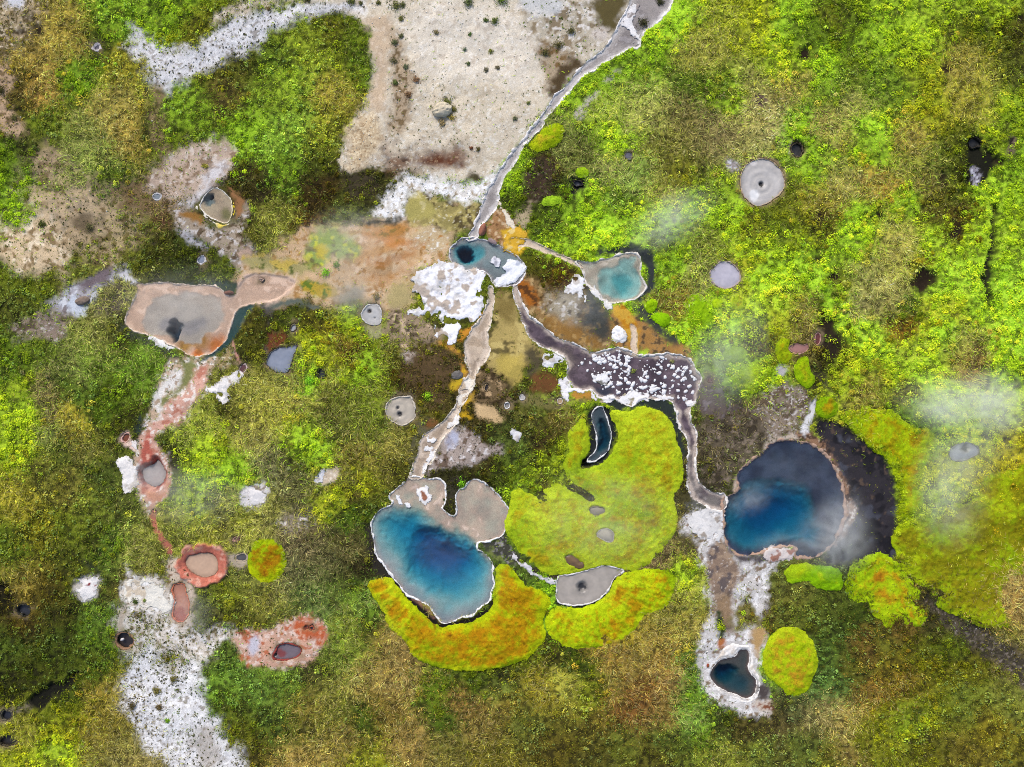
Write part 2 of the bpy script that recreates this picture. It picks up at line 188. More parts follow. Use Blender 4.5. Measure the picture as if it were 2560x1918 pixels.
# bare soil left margin and pinkish flat by the yellow rimmed pool
lay(T(0,0, -80,-60, 240,-60, 330,60, 260,180, 200,280, 100,300, 80,380, -80,380), (168,150,118), .5, .5, .6, spk=[((110,95,65),.4,.3),((215,200,170),.25,.15)], grav=.8, dark=.4)
lay(T(0,0, 10,-60, 170,-60, 160,40, 60,60, 20,20), (196,198,206), .3, .3, .9, grav=.4)
lay(T(0,0, -80,400, 70,420, 90,560, 60,660, 120,760, 200,800, 190,900, 90,900, 20,830, -80,760), (188,160,128), .35, .35, .8, spk=[((120,100,70),.3,.3)], grav=.5, dark=.3)
lay(T(0,0, 250,980, 380,960, 430,1080, 330,1180, 250,1150), (150,130,104), .4, .4, .5, grav=.2)
lay(T(0,0, -80,1470, 60,1420, 140,1350, 200,1230, 280,1190, 420,1170, 560,1220, 680,1330, 760,1420, 700,1520, 560,1560, 430,1580, 400,1657, 400,1760, 370,1820, 250,1760, 80,1760, -80,1700), (204,182,148), .8, .8, .85, spk=[((228,212,184),.35,.35),((140,118,84),.3,.4)], grav=.5, dark=.4)
lay(T(0,0, 200,1000, 420,950, 640,1150, 860,1150, 960,1300, 900,1500, 760,1640, 500,1700, 380,1600, 160,1300), (182,160,126), 1., .9, .6, spk=[((120,100,70),.35,.35)], dark=.5, grav=.3, amp=.7)
lay(T(0,0, 480,1380, 620,1400, 640,1480, 540,1540, 480,1480), (110,95,72), .5, .4, .3)
lay(T(0,0, 700,1230, 900,1180, 1000,1300, 1050,1400, 900,1420, 760,1330), (118,98,68), .5, .5, .4)
lay(T(0,0, 1000,1090, 1130,980, 1250,930, 1440,900, 1520,960, 1480,1080, 1440,1180, 1360,1200, 1280,1280, 1180,1320, 1080,1330, 1040,1240, 900,1200, 930,1120), (184,164,146), .4, .4, .85, spk=[((140,118,96),.35,.45),((208,195,182),.3,.3)], grav=.25)
lay(T(0,0, 1400,1040, 1460,1010, 1500,1070, 1440,1130, 1380,1180, 1300,1250, 1250,1330, 1150,1340, 1240,1270, 1320,1190), (204,200,200), .25, .25, 1, spk=[((170,160,155),.3,.25)])
lay(T(0,0, 1100,1340, 1250,1370, 1340,1430, 1390,1500, 1500,1490, 1560,1380, 1560,1300, 1620,1360, 1560,1520, 1657,1657, 1620,1800, 1500,1740, 1430,1660, 1350,1600, 1250,1520, 1130,1480, 1080,1380), (158,144,126), .35, .35, .9, spk=[((196,190,186),.3,.25),((100,84,66),.35,.3)], grav=.3)
lay(T(0,0, 1160,1370, 1260,1350, 1320,1420, 1330,1460, 1240,1430, 1180,1410), (150,108,52), .2, .15, 1)
lay(T(0,0, 1470,1190, 1530,1240, 1575,1300, 1570,1380, 1530,1420, 1540,1330, 1500,1260), (150,108,70), .2, .15, 1)
lay(T(0,0, 1150,1480, 1260,1520, 1350,1590, 1350,1640, 1260,1580, 1170,1540), (188,186,190), .3, .25, .9, spk=[((110,100,95),.3,.2)])
lay(T(0,0, 1000,1380, 1100,1400, 1140,1480, 1060,1500, 980,1450), (84,56,42), .35, .3, .6)
lay(T(0,1, 1530,-60, 1657,-60, 1657,70, 1580,110, 1560,40), (186,160,140), .3, .3, .8)
# grey-blue flats left of the beige pool
lay(T(0,1, 290,310, 420,250, 480,200, 600,150, 700,90, 790,80, 850,130, 700,160, 640,220, 600,290, 520,370, 400,400, 320,360), (168,166,172), .3, .3, .9, spk=[((205,208,214),.3,.25),((128,120,122),.3,.3)])
lay(T(0,1, 480,190, 540,150, 700,80, 760,90, 700,150, 620,200, 520,240), (112,100,104), .25, .2, 1)
lay(T(0,1, 440,270, 500,260, 500,320, 600,330, 500,390, 450,350), (200,208,220), .2, .2, 1)
lay(T(0,1, 230,340, 330,360, 480,400, 480,480, 420,560, 330,600, 220,480, 120,560, 60,480, 120,400), (140,124,110), .5, .4, .75, spk=[((188,180,172),.2,.15),((90,78,62),.35,.4)], grav=.3)
lay(T(0,1, 690,200, 830,170, 860,240, 800,330, 760,390, 640,370, 600,330), (98,88,76), .35, .35, .5)
lay(T(0,1, 770,110, 830,110, 900,170, 860,190, 790,150), (216,214,216), .15, .15, 1)
lay(T(0,1, 790,420, 850,480, 940,520, 1050,590, 1160,640, 1200,690, 1100,700, 980,590, 860,540, 800,490), (70,76,58), .25, .2, .6)
lay(T(0,1, 850,1650, 850,1650, 851,1652), (0,0,0), .01)
# beige overflow from the pool, algae mats in the middle
lay(T(1,1, -160,140, 0,60, 150,-60, 250,-150, 400,-190, 700,-230, 950,-240, 1200,-320, 1440,-330, 1420,-160, 1260,-90, 1250,40, 1100,80, 1000,130, 1030,260, 960,380, 900,380, 820,350, 690,310, 560,330, 400,320, 280,290, 120,300, -60,330), (204,174,136), .4, .4, .95, spk=[((220,194,164),.35,.9),((168,128,78),.25,.45),((188,150,96),.2,.2)])
lay(T(1,1, 820,250, 900,170, 1000,160, 1020,260, 960,330, 870,340), (178,162,112), .4, .35, 1)
lay(T(1,1, 560,-60, 750,-80, 950,-140, 1150,-160, 1200,-60, 1000,60, 850,120, 650,120), (198,164,122), .45, .4, 1, spk=[((216,192,158),.35,.7),((160,120,70),.2,.3)])
lay(T(1,1, 580,-30, 780,-70, 960,-110, 900,-50, 760,10, 620,60), (200,146,76), .3, .35, 1, amp=.55)
lay(T(1,1, 700,130, 860,110, 960,60, 1010,40, 980,110, 880,170, 740,200), (190,136,80), .35, .35, 1, amp=.5)
lay(T(1,1, 550,200, 660,190, 700,260, 680,320, 560,330, 500,290), (120,120,104), .4, .3, 1, amp=.8)
lay(T(1,1, 100,280, 220,260, 330,300, 420,320, 380,340, 230,310, 110,340, 20,330, -80,330, -160,380, -180,450, -130,470, -60,340), (98,106,96), .22, .2, .9)
lay(T(1,1, -160,150, 0,110, 120,120, 240,150, 260,190, 180,240, 120,300, 0,300, -100,330), (212,184,164), .2, .2, 1, mot=.05)
lay(T(1,1, -100,20, 60,0, 200,30, 330,40, 440,30, 380,90, 260,130, 60,110, -60,110), (168,158,104), .3, .3, .9, spk=[((196,172,84),.35,.4),((96,104,50),.3,.3)])
lay(T(1,1, 260,170, 350,150, 450,190, 520,240, 430,290, 320,260), (176,152,52), .25, .25, .9, spk=[((196,180,120),.3,.35),((100,120,40),.3,.3)])
lay(T(1,0, 350,1560, 440,1470, 560,1480, 640,1560, 640,1657, 500,1700, 380,1720, 330,1640), (140,160,72), .4, .35, .7, spk=[((196,200,50),.35,.35),((110,110,60),.3,.4)])
lay(T(1,0, 380,1600, 450,1560, 470,1620, 420,1680), (204,184,30), .2, .2, 1)
lay(T(1,0, 700,1460, 860,1430, 1000,1440, 960,1540, 800,1560, 680,1540), (186,134,72), .35, .3, 1, spk=[((150,120,60),.3,.3)])
lay(T(1,0, 980,1250, 1100,1240, 1200,1330, 1450,1330, 1480,1400, 1400,1520, 1260,1560, 1100,1480, 960,1440), (150,138,84), .35, .35, .95, spk=[((88,76,46),.45,.35),((182,168,104),.35,.3),((220,214,190),.1,.12)])
lay(T(1,0, 960,1330, 1000,1250, 1060,1240, 1120,1300, 1180,1370, 1100,1430, 980,1440), (170,160,92), .15, .15, 1, spk=[((198,186,130),.3,.4)])
lay(T(1,0, 980,1540, 1080,1470, 1200,1490, 1280,1560, 1200,1640, 1060,1620), (198,176,138), .25, .3, 1, spk=[((240,236,225),.2,.13),((180,130,70),.25,.4)])
lay(T(1,0, 720,1370, 830,1300, 920,1160, 1000,1130, 1100,1150, 1300,1170, 1480,1160, 1560,1100, 1620,1060, 1560,1180, 1480,1280, 1310,1330, 1240,1270, 1100,1230, 980,1240, 955,1330, 945,1410, 870,1425, 760,1400), (222,218,210), .3, .3, .98, spk=[((170,155,130),.32,.25),((246,246,246),.45,.18)], grav=.9, dark=.2)
lay(T(1,0, 1370,1130, 1450,1120, 1470,1170, 1390,1180), (72,66,42), .25, .25, .2)
lay(T(1,0, 700,1420, 850,1425, 960,1415, 900,1450, 720,1470), (62,62,52), .2, .2, 1)
lay(T(1,0, 1560,1340, 1620,1380, 1680,1480, 1700,1560, 1640,1620, 1540,1580, 1480,1520, 1480,1450), (164,124,82), .2, .2, .95, spk=[((206,178,140),.3,.2),((120,84,52),.25,.3)])
lay(T(1,0, 1600,1530, 1650,1480, 1720,1500, 1780,1560, 1740,1600, 1680,1680, 1640,1660), (222,180,44), .2, .3, 1, spk=[((236,220,170),.3,.2)])
lay(T(1,0, 760,1560, 900,1530, 1050,1560, 1000,1600, 860,1600), (190,120,54), .25, .3, 1, amp=.6)
lay(T(1,1, 700,30, 900,-10, 1060,-60, 1150,-90, 1000,0, 880,50, 760,80), (176,116,60), .2, .3, 1, amp=.55)
# orange and brown algae around the slate terrace
lay(T(2,1, 40,80, 120,130, 250,230, 420,250, 520,320, 640,380, 640,620, 560,640, 440,590, 300,540, 180,440, 60,330), (140,112,70), .35, .35, .97, spk=[((100,78,46),.4,.35),((184,156,108),.3,.25)])
lay(T(2,1, 40,90, 110,140, 160,240, 180,330, 100,350, 50,220), (160,96,32), .25, .25, 1, spk=[((90,56,26),.35,.3)])
lay(T(2,1, 210,420, 340,350, 480,430, 560,520, 560,610, 420,570, 280,510), (152,112,54), .4, .4, 1, spk=[((186,150,92),.35,.3),((96,76,50),.25,.25)], amp=.8)
lay(T(2,1, 230,260, 340,230, 460,310, 470,420, 330,400, 240,340), (156,146,124), .45, .45, 1, spk=[((208,204,198),.3,.2),((92,82,66),.3,.3)])
lay(T(2,1, 480,180, 540,270, 620,340, 660,420, 620,560, 540,480, 430,400, 470,300), (66,68,64), .45, .4, 1, spk=[((110,98,74),.25,.25)])
lay(T(2,1, 640,330, 740,320, 900,430, 960,500, 1130,580, 1190,690, 1130,660, 1000,640, 860,650, 780,640, 640,600), (166,124,68), .3, .3, 1, spk=[((200,168,118),.35,.25),((92,72,48),.35,.25)])
lay(T(2,1, 650,315, 740,315, 780,380, 820,470, 830,560, 810,640, 770,640, 760,540, 700,420, 650,370), (208,164,62), .15, .12, 1, spk=[((190,130,30),.35,.3)])
lay(T(2,1, 750,300, 880,310, 1000,460, 1100,540, 1060,570, 940,500, 850,420), (62,66,60), .3, .25, .8)
lay(T(2,1, 560,560, 640,560, 640,330, 600,300), (70,68,60), .2, .2, 1, amp=.5)
lay(T(1,1, 1540,200, 1657,230, 1700,330, 1740,450, 1800,560, 1900,640, 1860,720, 1760,660, 1700,800, 1580,780, 1530,700, 1500,660, 1520,580, 1500,500, 1540,400), (176,156,94), .3, .3, .97, spk=[((104,92,54),.32,.5),((196,176,110),.3,.6)])
lay(T(1,1, 1540,200, 1640,240, 1700,330, 1640,420, 1560,380), (118,100,50), .35, .3, 1, amp=.8)
lay(T(1,1, 1560,640, 1700,620, 1740,740, 1700,830, 1580,780), (182,162,82), .3, .3, 1)
lay(T(2,1, 70,620, 180,600, 210,720, 120,790, 80,720), (84,76,54), .3, .3, .8)
lay(T(2,1, 120,780, 220,750, 300,770, 290,880, 200,900, 130,870), (112,74,40), .3, .25, .8)
lay(T(2,1, 100,880, 220,900, 340,930, 480,880, 540,900, 540,960, 380,970, 220,990, 110,970), (118,112,62), .3, .3, .7, spk=[((150,160,60),.3,.4)])
lay(T(2,1, 370,870, 520,875, 540,930, 420,930), (190,138,58), .2, .15, 1)
lay(T(1,1, 1330,480, 1420,440, 1480,360, 1500,320, 1480,430, 1390,480, 1340,560, 1300,560, 1310,520), (204,140,46), .12, .12, 1)
lay(T(1,1, 1140,540, 1260,560, 1340,640, 1320,620, 1370,740, 1370,800, 1300,880, 1270,840, 1330,760, 1340,680, 1240,600), (186,136,62), .18, .15, 1, spk=[((206,164,40),.35,.3)])
lay(T(1,1, 1250,810, 1340,780, 1340,810, 1300,880, 1270,880), (204,172,40), .15, .12, 1)
lay(T(1,1, 1340,1010, 1360,930, 1410,860, 1440,900, 1370,960, 1340,1010, 1430,1050, 1340,1060, 1310,1020), (206,166,30), .15, .15, 1)
lay(T(1,1, 830,340, 950,350, 1100,400, 1200,460, 1150,530, 1130,560, 1000,540, 950,640, 850,520, 830,420), (158,138,112), .4, .4, .85, spk=[((205,180,150),.3,.4),((98,84,64),.35,.3)], dark=.2)
lay(T(1,1, 950,620, 1060,620, 1100,700, 1240,730, 1230,770, 1120,780, 1050,740, 980,720), (186,172,160), .3, .3, .8, spk=[((120,100,80),.4,.3),((236,232,228),.2,.15)])
lay(T(1,1, 1050,560, 1250,600, 1320,680, 1330,760, 1240,850, 1240,1000, 1150,960, 1050,900, 960,850, 950,700, 1000,620), (90,72,46), .5, .4, .4)
lay(T(1,1, 1420,740, 1560,760, 1657,830, 1657,1000, 1560,960, 1420,960, 1400,860), (118,98,68), .45, .4, .7, spk=[((190,160,120),.3,.35),((70,55,36),.35,.3)])
lay(T(1,1, 1420,960, 1500,960, 1560,1030, 1620,1040, 1560,1080, 1440,1060, 1390,1000), (208,178,132), .2, .2, 1)
lay(T(1,1, 1220,1150, 1300,1120, 1380,1100, 1420,1180, 1500,1220, 1600,1200, 1610,1260, 1480,1290, 1400,1340, 1290,1350, 1200,1390, 1110,1420, 1120,1350, 1180,1300, 1190,1230), (166,152,142), .3, .3, .92, spk=[((216,210,208),.25,.2),((110,92,78),.3,.3)], dark=.2)
lay(T(1,1, 1240,1140, 1320,1130, 1310,1230, 1240,1210), (176,178,196), .25, .2, 1)
lay(T(1,1, 1230,1470, 1300,1430, 1360,1450, 1330,1510, 1290,1530, 1290,1657, 1240,1640, 1230,1560), (60,56,42), .2, .15, .4)
lay(T(1,1, 1060,1050, 1200,1090, 1090,1160, 1050,1200, 1040,1300, 990,1380, 1000,1200), (96,92,66), .25, .25, .6)
lay(T(1,1, 1110,1060, 1190,1060, 1160,1110, 1090,1110), (120,80,40), .2, .2, 1)
# moats of dark wet ground, and shade painted under overhanging rims
lay(T(2,1, 840,-20, 920,-20, 940,120, 930,210, 860,280, 760,300, 860,220, 880,130), (54,60,60), .2, .15, 1, dep=.1)
lay(T(2,0, 520,1657, 640,1590, 760,1570, 880,1600, 920,1680, 860,1720, 820,1640, 700,1640), (48,54,54), .22, .2, .9, dep=.1)
lay(T(2,1, 560,930, 650,915, 780,970, 860,915, 1040,930, 1070,1050, 1130,1200, 1120,1330, 1090,1280, 1050,1100, 960,1000, 830,975, 700,1000, 640,990, 600,960), (44,52,48), .15, .12, .95, dep=.12)  # overhang shadow between terrace rim and moss dome, painted into the ground colour
lay(T(2,1, 490,1000, 540,960, 640,980, 690,1120, 660,1240, 600,1330, 520,1360, 450,1370, 455,1330, 500,1270, 510,1150), (34,38,40), .12, .1, 1, dep=.2)
lay(T(2,1, 450,1330, 490,1310, 520,1340, 500,1370, 455,1375), (16,17,18), .1, .06, 1, dep=.5)
lay(T(2,1, 1130,1420, 1200,1440, 1290,1550, 1370,1660, 1300,1720, 1200,1680, 1130,1600), (96,96,88), .3, .25, .6, spk=[((190,188,180),.15,.15)])
lay(T(3,1, 300,1060, 420,1055, 560,1135, 700,1255, 785,1340, 825,1470, 835,1600, 825,1752, 850,1960, 700,1970, 590,1960, 470,2000, 330,2000, 440,1830, 510,1650, 480,1480, 420,1320, 330,1220), (48,45,50), .15, .15, .97, spk=[((30,29,34),.4,.7),((84,70,60),.12,.3),((66,68,78),.2,.9)], dep=.12, dark=.15)
lay(T(3,1, 150,1140, 290,1130, 400,1230, 470,1400, 540,1600, 570,1650, 500,1650, 460,1480, 380,1300, 260,1210, 140,1190), (140,108,84), .2, .2, 1, spk=[((196,178,160),.25,.2),((80,60,48),.35,.3)])
lay(T(3,1, 480,1600, 560,1600, 570,1700, 500,1800, 440,1880, 430,1860, 490,1760), (160,140,124), .15, .2, 1, spk=[((220,214,206),.3,.15)])
lay(T(3,1, 0,850, 120,780, 200,820, 280,900, 300,990, 220,1120, 120,1170, 0,1220, -120,1240, -260,1200, -150,1080, -60,950), (140,126,112), .4, .35, .8, spk=[((96,82,66),.4,.35),((196,188,182),.22,.14)], grav=.7)
lay(T(3,1, 300,890, 320,960, 300,1050, 250,1160, 200,1140, 250,1040), (212,212,214), .15, .15, 1)
lay(T(3,1, 40,720, 140,700, 140,750, 80,780), (190,186,188), .2, .2, .8)
lay(T(2,1, 1230,760, 1320,760, 1340,870, 1400,960, 1530,1010, 1430,1060, 1300,1070, 1210,1050, 1200,930), (104,92,86), .4, .35, .85, spk=[((78,64,56),.4,.4),((130,120,120),.3,.4)])
lay(T(2,1, 1190,1100, 1400,1040, 1600,1010, 1657,1100, 1640,1230, 1480,1370, 1420,1500, 1300,1530, 1220,1430, 1200,1250), (92,82,66), .5, .4, .45, spk=[((130,116,100),.3,.3),((60,52,40),.4,.4)], grav=.3)
lay(T(2,1, 1657,1200, 1590,1300, 1480,1380, 1430,1460, 1430,1520, 1460,1540, 1470,1420, 1560,1340, 1657,1260), (176,158,142), .15, .15, 1, grav=1.0)
lay(T(3,1, -20,1200, 80,1160, 180,1150, 200,1190, 60,1200, -20,1260), (190,176,160), .15, .15, 1, grav=1.)
lay(T(1,2, 770,300, 850,420, 930,500, 985,580, 1090,670, 1200,765, 1300,745, 1420,705, 1520,640, 1550,560), (26,23,22), .1, .08, 1, line=[.2,.3,.22,.28,.3,.28,.25,.25,.2,.12], dep=.15)  # shade of the undercut bank south of the blue spring, painted as a dark band
lay(T(1,2, 1010,560, 1060,600, 1120,650, 1150,690), (150,110,92), .06, .08, 1, line=.1)
lay(T(1,2, 1430,210, 1530,205, 1620,140, 1640,200, 1720,330, 1657,340, 1560,320, 1480,265), (62,62,52), .15, .15, .8, spk=[((110,118,60),.2,.3),((150,146,146),.2,.2)], dep=.1)
lay(T(1,2, 735,100, 760,300, 800,380, 860,430), (46,42,36), .2, .2, .7, line=[.3,.35,.45,.3])
lay(T(2,2, 285,590, 340,610, 420,622, 500,608, 580,575, 640,500, 665,450), (30,28,24), .08, .06, 1, line=.12, dep=.1)  # dark line along the south edge of the pointed grey mud pool
lay(T(2,2, 130,380, 160,370, 230,390, 240,430, 310,415, 330,400), (60,52,40), .1, .1, .5, line=.15)
# south-east white apron and brown channel
lay(T(2,2, 1150,0, 1300,-30, 1370,0, 1385,180, 1450,280, 1560,300, 1657,300, 1760,320, 1657,420, 1680,560, 1640,700, 1560,600, 1500,520, 1480,620, 1430,780, 1540,730, 1640,740, 1657,860, 1600,960, 1657,1200, 1680,1330, 1570,1345, 1440,1310, 1330,1250, 1230,1140, 1205,1000, 1205,850, 1225,720, 1270,640, 1260,480, 1240,380, 1205,260, 1160,150, 1080,130), (200,196,192), .25, .3, .95, spk=[((140,122,104),.3,.35),((232,230,228),.35,.18)], grav=.5, dark=.2)
lay(T(2,2, 1260,220, 1370,180, 1440,280, 1470,360, 1460,480, 1420,620, 1440,780, 1400,800, 1330,700, 1300,560, 1280,460, 1240,350), (134,114,98), .25, .25, 1, spk=[((160,138,116),.4,.35),((96,86,84),.3,.4),((200,190,180),.12,.12)])
lay(T(2,2, 1320,560, 1430,520, 1440,640, 1440,760, 1380,760, 1310,640), (150,124,92), .3, .25, 1, amp=.7)
lay(T(2,2, 1100,120, 1200,140, 1220,210, 1200,280, 1120,300, 1060,240), (90,82,50), .35, .35, .25)
lay(T(2,2, 1310,650, 1350,640, 1380,740, 1370,850, 1330,830, 1330,740), (52,64,34), .15, .15, .6)
lay(T(2,2, 1330,830, 1380,820, 1370,880, 1340,890), (176,110,64), .15, .12, 1)
lay(T(2,2, 1440,620, 1520,600, 1620,640, 1657,720, 1520,730, 1430,770), (118,112,60), .35, .3, .4)
lay(T(2,2, 1530,780, 1640,750, 1650,830, 1590,880, 1600,960, 1560,880), (178,146,98), .2, .2, .9)
lay(T(2,2, 1600,1100, 1680,1130, 1657,1230, 1580,1240), (76,68,66), .25, .2, .9)
lay(T(2,2, 1540,1240, 1657,1230, 1700,1290, 1600,1310), (196,178,160), .25, .2, .8, spk=[((130,80,56),.3,.25)])
lay(T(2,2, 1390,20, 1375,30, 1390,180, 1440,260, 1540,300, 1657,280, 1657,330, 1520,340, 1420,290, 1360,190), (84,78,80), .2, .15, 1)
lay(T(0,2, 800,560, 950,600, 1100,690, 1250,740, 1400,820, 1340,960, 1240,1080, 1120,1090, 1010,1010, 940,880, 840,960, 800,900, 780,700), (214,206,196), .6, .6, .55, spk=[((234,230,226),.4,.18),((136,124,96),.25,.25)], dark=.8, grav=.5, amp=.75)
# pink stream apron
lay(T(0,1, 1180,680, 1420,640, 1460,700, 1360,760, 1330,860, 1270,960, 1180,1080, 1080,1120, 1020,1180, 1080,1300, 1110,1440, 1080,1560, 1020,1600, 1000,1657, 960,1657, 920,1580, 870,1500, 850,1330, 880,1200, 940,1090, 990,960, 1050,830, 1080,720), (190,166,140), .3, .3, .9, spk=[((232,226,218),.35,.2),((120,118,80),.3,.25)], dark=.3)
lay(T(0,1, 960,1090, 1090,1060, 1000,1000, 1010,900, 1040,860, 1100,760, 1200,740, 1160,860, 1080,890, 1050,960, 1080,1020), (226,222,216), .18, .2, 1, spk=[((170,150,130),.25,.2)])
lay(T(0,1, 1160,690, 1280,680, 1260,780, 1190,860, 1120,920, 1050,1000, 1040,960, 1100,900, 1160,860, 1190,760), (126,128,78), .2, .2, 1)
lay(T(0,1, 1290,720, 1360,700, 1340,830, 1260,940, 1180,1060, 1100,1110, 1020,1150, 1000,1200, 1060,1280, 1090,1400, 1085,1500, 1060,1570, 1010,1600, 1000,1657, 960,1640, 930,1560, 890,1500, 885,1400, 900,1280, 900,1170, 980,1100, 1070,1040, 1110,950, 1210,860), (208,164,146), .2, .2, 1, spk=[((234,222,212),.3,.2),((184,122,102),.28,.35)])
lay(T(0,1, 930,1180, 980,1150, 980,1250, 1020,1310, 960,1340, 900,1370, 920,1270), (182,98,82), .15, .15, 1, spk=[((212,160,140),.3,.25)])
lay(T(0,1, 1030,1540, 1080,1500, 1060,1440, 1100,1450, 1080,1560, 1020,1600, 960,1590, 940,1530, 960,1510), (206,150,120), .15, .12, 1)
lay(T(0,1, 760,1190, 800,1140, 840,1140, 840,1190, 890,1220, 890,1260, 820,1240, 780,1220), (228,200,186), .12, .1, 1)
lay(T(0,1, 880,1050, 930,1040, 930,1150, 880,1160), (46,58,48), .2, .2, .7)
lay(T(0,1, 1420,640, 1500,590, 1530,600, 1520,700, 1440,760, 1420,690), (164,144,104), .25, .25, .6, spk=[((218,206,176),.3,.2)])
lay(T(0,1, 1500,540, 1510,540, 1540,640, 1560,700, 1545,700, 1525,640), (204,150,132), .08, .06, 1)
lay(T(0,1, 1130,1260, 1160,1280, 1150,1400, 1090,1390, 1080,1300), (60,56,40), .25, .2, .6)
lay(T(0,1, 1450,480, 1500,420, 1530,340, 1570,330, 1657,290, 1620,360, 1560,400, 1550,490, 1500,560, 1440,610, 1380,660, 1260,690, 1330,650, 1440,570), (48,74,72), .12, .12, 1, dep=.08)
lay(T(0,1, 1150,170, 1300,180, 1440,150, 1530,170, 1540,200, 1510,260, 1440,250, 1440,220, 1350,190, 1180,190), (44,64,50), .12, .1, .9, dep=.06)
lay(T(0,2, 960,0, 1015,0, 1015,100, 1080,180, 1130,230, 1100,290, 1050,210, 990,110), (184,112,92), .08, .08, 1)
lay(T(0,2, 1080,300, 1180,320, 1230,410, 1300,460, 1230,480, 1250,560, 1240,700, 1200,760, 1090,760, 1110,620, 1060,500, 1080,430, 1050,360), (206,188,168), .25, .25, .9, spk=[((236,226,210),.3,.2),((140,110,84),.25,.2)], dark=.3)
lay(T(0,2, 1450,280, 1500,260, 1600,280, 1610,350, 1560,380, 1470,370), (178,164,142), .2, .2, .9)
lay(T(0,2, 800,330, 850,340, 860,420, 960,400, 1060,480, 1120,510, 1130,600, 1090,700, 980,690, 920,640, 820,640, 780,560, 790,470, 820,420), (214,206,194), .25, .25, .9, spk=[((120,104,80),.25,.2),((238,236,232),.35,.25)], dark=.3)
lay(T(0,2, 770,620, 820,600, 810,700, 790,760, 750,780), (178,166,150), .2, .15, 1)
lay(T(0,2, 980,740, 1060,760, 1180,720, 1260,780, 1400,780, 1530,790, 1540,860, 1450,860, 1380,960, 1240,960, 1200,860, 1080,870, 990,820), (216,206,192), .45, .45, .8, spk=[((238,234,230),.4,.18),((130,116,86),.25,.2)], dark=.6, grav=.5)
lay(T(0,2, 780,960, 860,910, 950,870, 1000,960, 1020,1040, 1150,1110, 1170,1010, 1260,990, 1330,990, 1310,1150, 1400,1300, 1450,1440, 1520,1560, 1600,1680, 1640,1900, 1180,1900, 1020,1657, 900,1580, 850,1430, 830,1330, 785,1200, 765,1050), (214,213,213), .5, .55, .93, spk=[((156,150,142),.3,.2),((234,234,234),.4,.15)], grav=1.2, dark=1.1)
lay(T(0,2, 1250,1400, 1350,1380, 1420,1480, 1420,1640, 1300,1650, 1260,1560), (150,138,120), .5, .4, .6, amp=.6)
lay(T(0,2, 490,480, 540,430, 660,420, 640,550, 570,600, 500,580), (196,190,180), .2, .2, .8)
lay(T(0,2, -40,1270, 120,1240, 240,1230, 200,1280, 60,1300, 60,1380, -40,1400), (118,110,88), .25, .25, .8, spk=[((70,66,54),.3,.3)])
lay(T(0,2, 480,1060, 420,1140, 300,1190, 230,1250), (28,28,20), .15, .2, .85, line=[.15,.3,.45,.5], dep=.35)
lay(T(0,2, -40,440, 70,450, 60,510, -40,520), (26,26,18), .2, .2, .8, dep=.4)
# around small pools
lay(T(1,2, -140,780, 40,770, 200,690, 330,670, 420,700, 460,780, 440,880, 340,990, 220,1020, 100,1010, -90,990, -130,900), (200,160,138), .25, .2, .97, spk=[((224,200,186),.35,.2),((186,110,78),.3,.3)], dark=.25)
lay(T(1,2, 240,720, 340,700, 440,760, 440,860, 400,870, 390,800, 300,840, 260,800), (188,96,58), .2, .2, 1, spk=[((210,150,120),.3,.2)])
lay(T(1,2, -20,800, 20,830, 20,900, -30,930, -60,880), (198,194,204), .2, .15, 1)
lay(T(1,2, 130,60, 210,0, 330,-40, 370,40, 330,130, 240,130, 170,120), (150,138,118), .4, .35, .5, spk=[((220,212,204),.3,.14)], grav=.4)
lay(T(1,1, -40,1460, 40,1450, 100,1530, 60,1620, -60,1640, -100,1560), (214,210,208), .2, .2, .95, spk=[((150,138,120),.3,.25)], grav=.5, dark=.3)
lay(T(1,1, 370,1460, 440,1380, 540,1370, 550,1430, 470,1480), (196,180,158), .15, .15, 1, spk=[((224,214,196),.3,.3)])
lay(T(1,1, 690,430, 810,430, 800,530, 740,540), (178,172,128), .2, .15, 1, amp=.85)
lay(T(1,1, 0,280, 120,350, 100,520, 40,620, 60,660, 140,560, 160,520, 110,500, 110,430, 80,400), (84,80,76), .3, .25, .5)
lay(T(1,1, 60,480, 200,480, 180,570, 60,620), (112,60,34), .35, .3, .5)
lay(T(2,0, 1360,1040, 1430,1020, 1490,1060, 1490,1110, 1420,1120, 1380,1090), (160,152,148), .2, .2, .9, spk=[((215,215,218),.25,.15)])
lay(T(2,0, 1480,1080, 1540,1020, 1640,1010, 1740,1040, 1780,1180, 1720,1290, 1620,1340, 1520,1320, 1470,1220), (172,146,104), .15, .12, 1)
lay(T(2,0, 1540,610, 1640,600, 1650,690, 1560,690), (110,90,80), .3, .25, .7, spk=[((60,50,44),.35,.2)])
lay(T(2,0, 400,740, 440,690, 500,620, 550,590, 550,640, 480,680, 450,790), (196,188,176), .2, .2, .8, spk=[((110,100,80),.25,.2)], grav=.8)
lay(T(2,0, 590,520, 650,460, 700,440, 660,500, 620,540), (160,156,140), .25, .2, .5, grav=.6)
lay(T(2,0, 360,1150, 430,1130, 490,1170, 470,1220, 420,1250, 400,1300, 380,1240), (36,36,32), .2, .15, .9, dep=.2)
lay(T(2,0, 60,1080, 240,1000, 280,1130, 260,1280, 120,1300, 60,1200), (66,52,38), .5, .4, .6, spk=[((120,104,90),.15,.15)])
lay(T(2,0, 20,1380, 100,1350, 130,1290, 120,1380, 90,1480, 40,1450), (176,160,128), .25, .25, .8)
lay(T(3,0, 150,920, 200,900, 245,950, 230,1010, 180,1010), (34,32,28), .12, .12, 1, dep=.4)
lay(T(3,0, 140,910, 200,900, 180,930, 150,960), (170,156,130), .12, .1, 1)
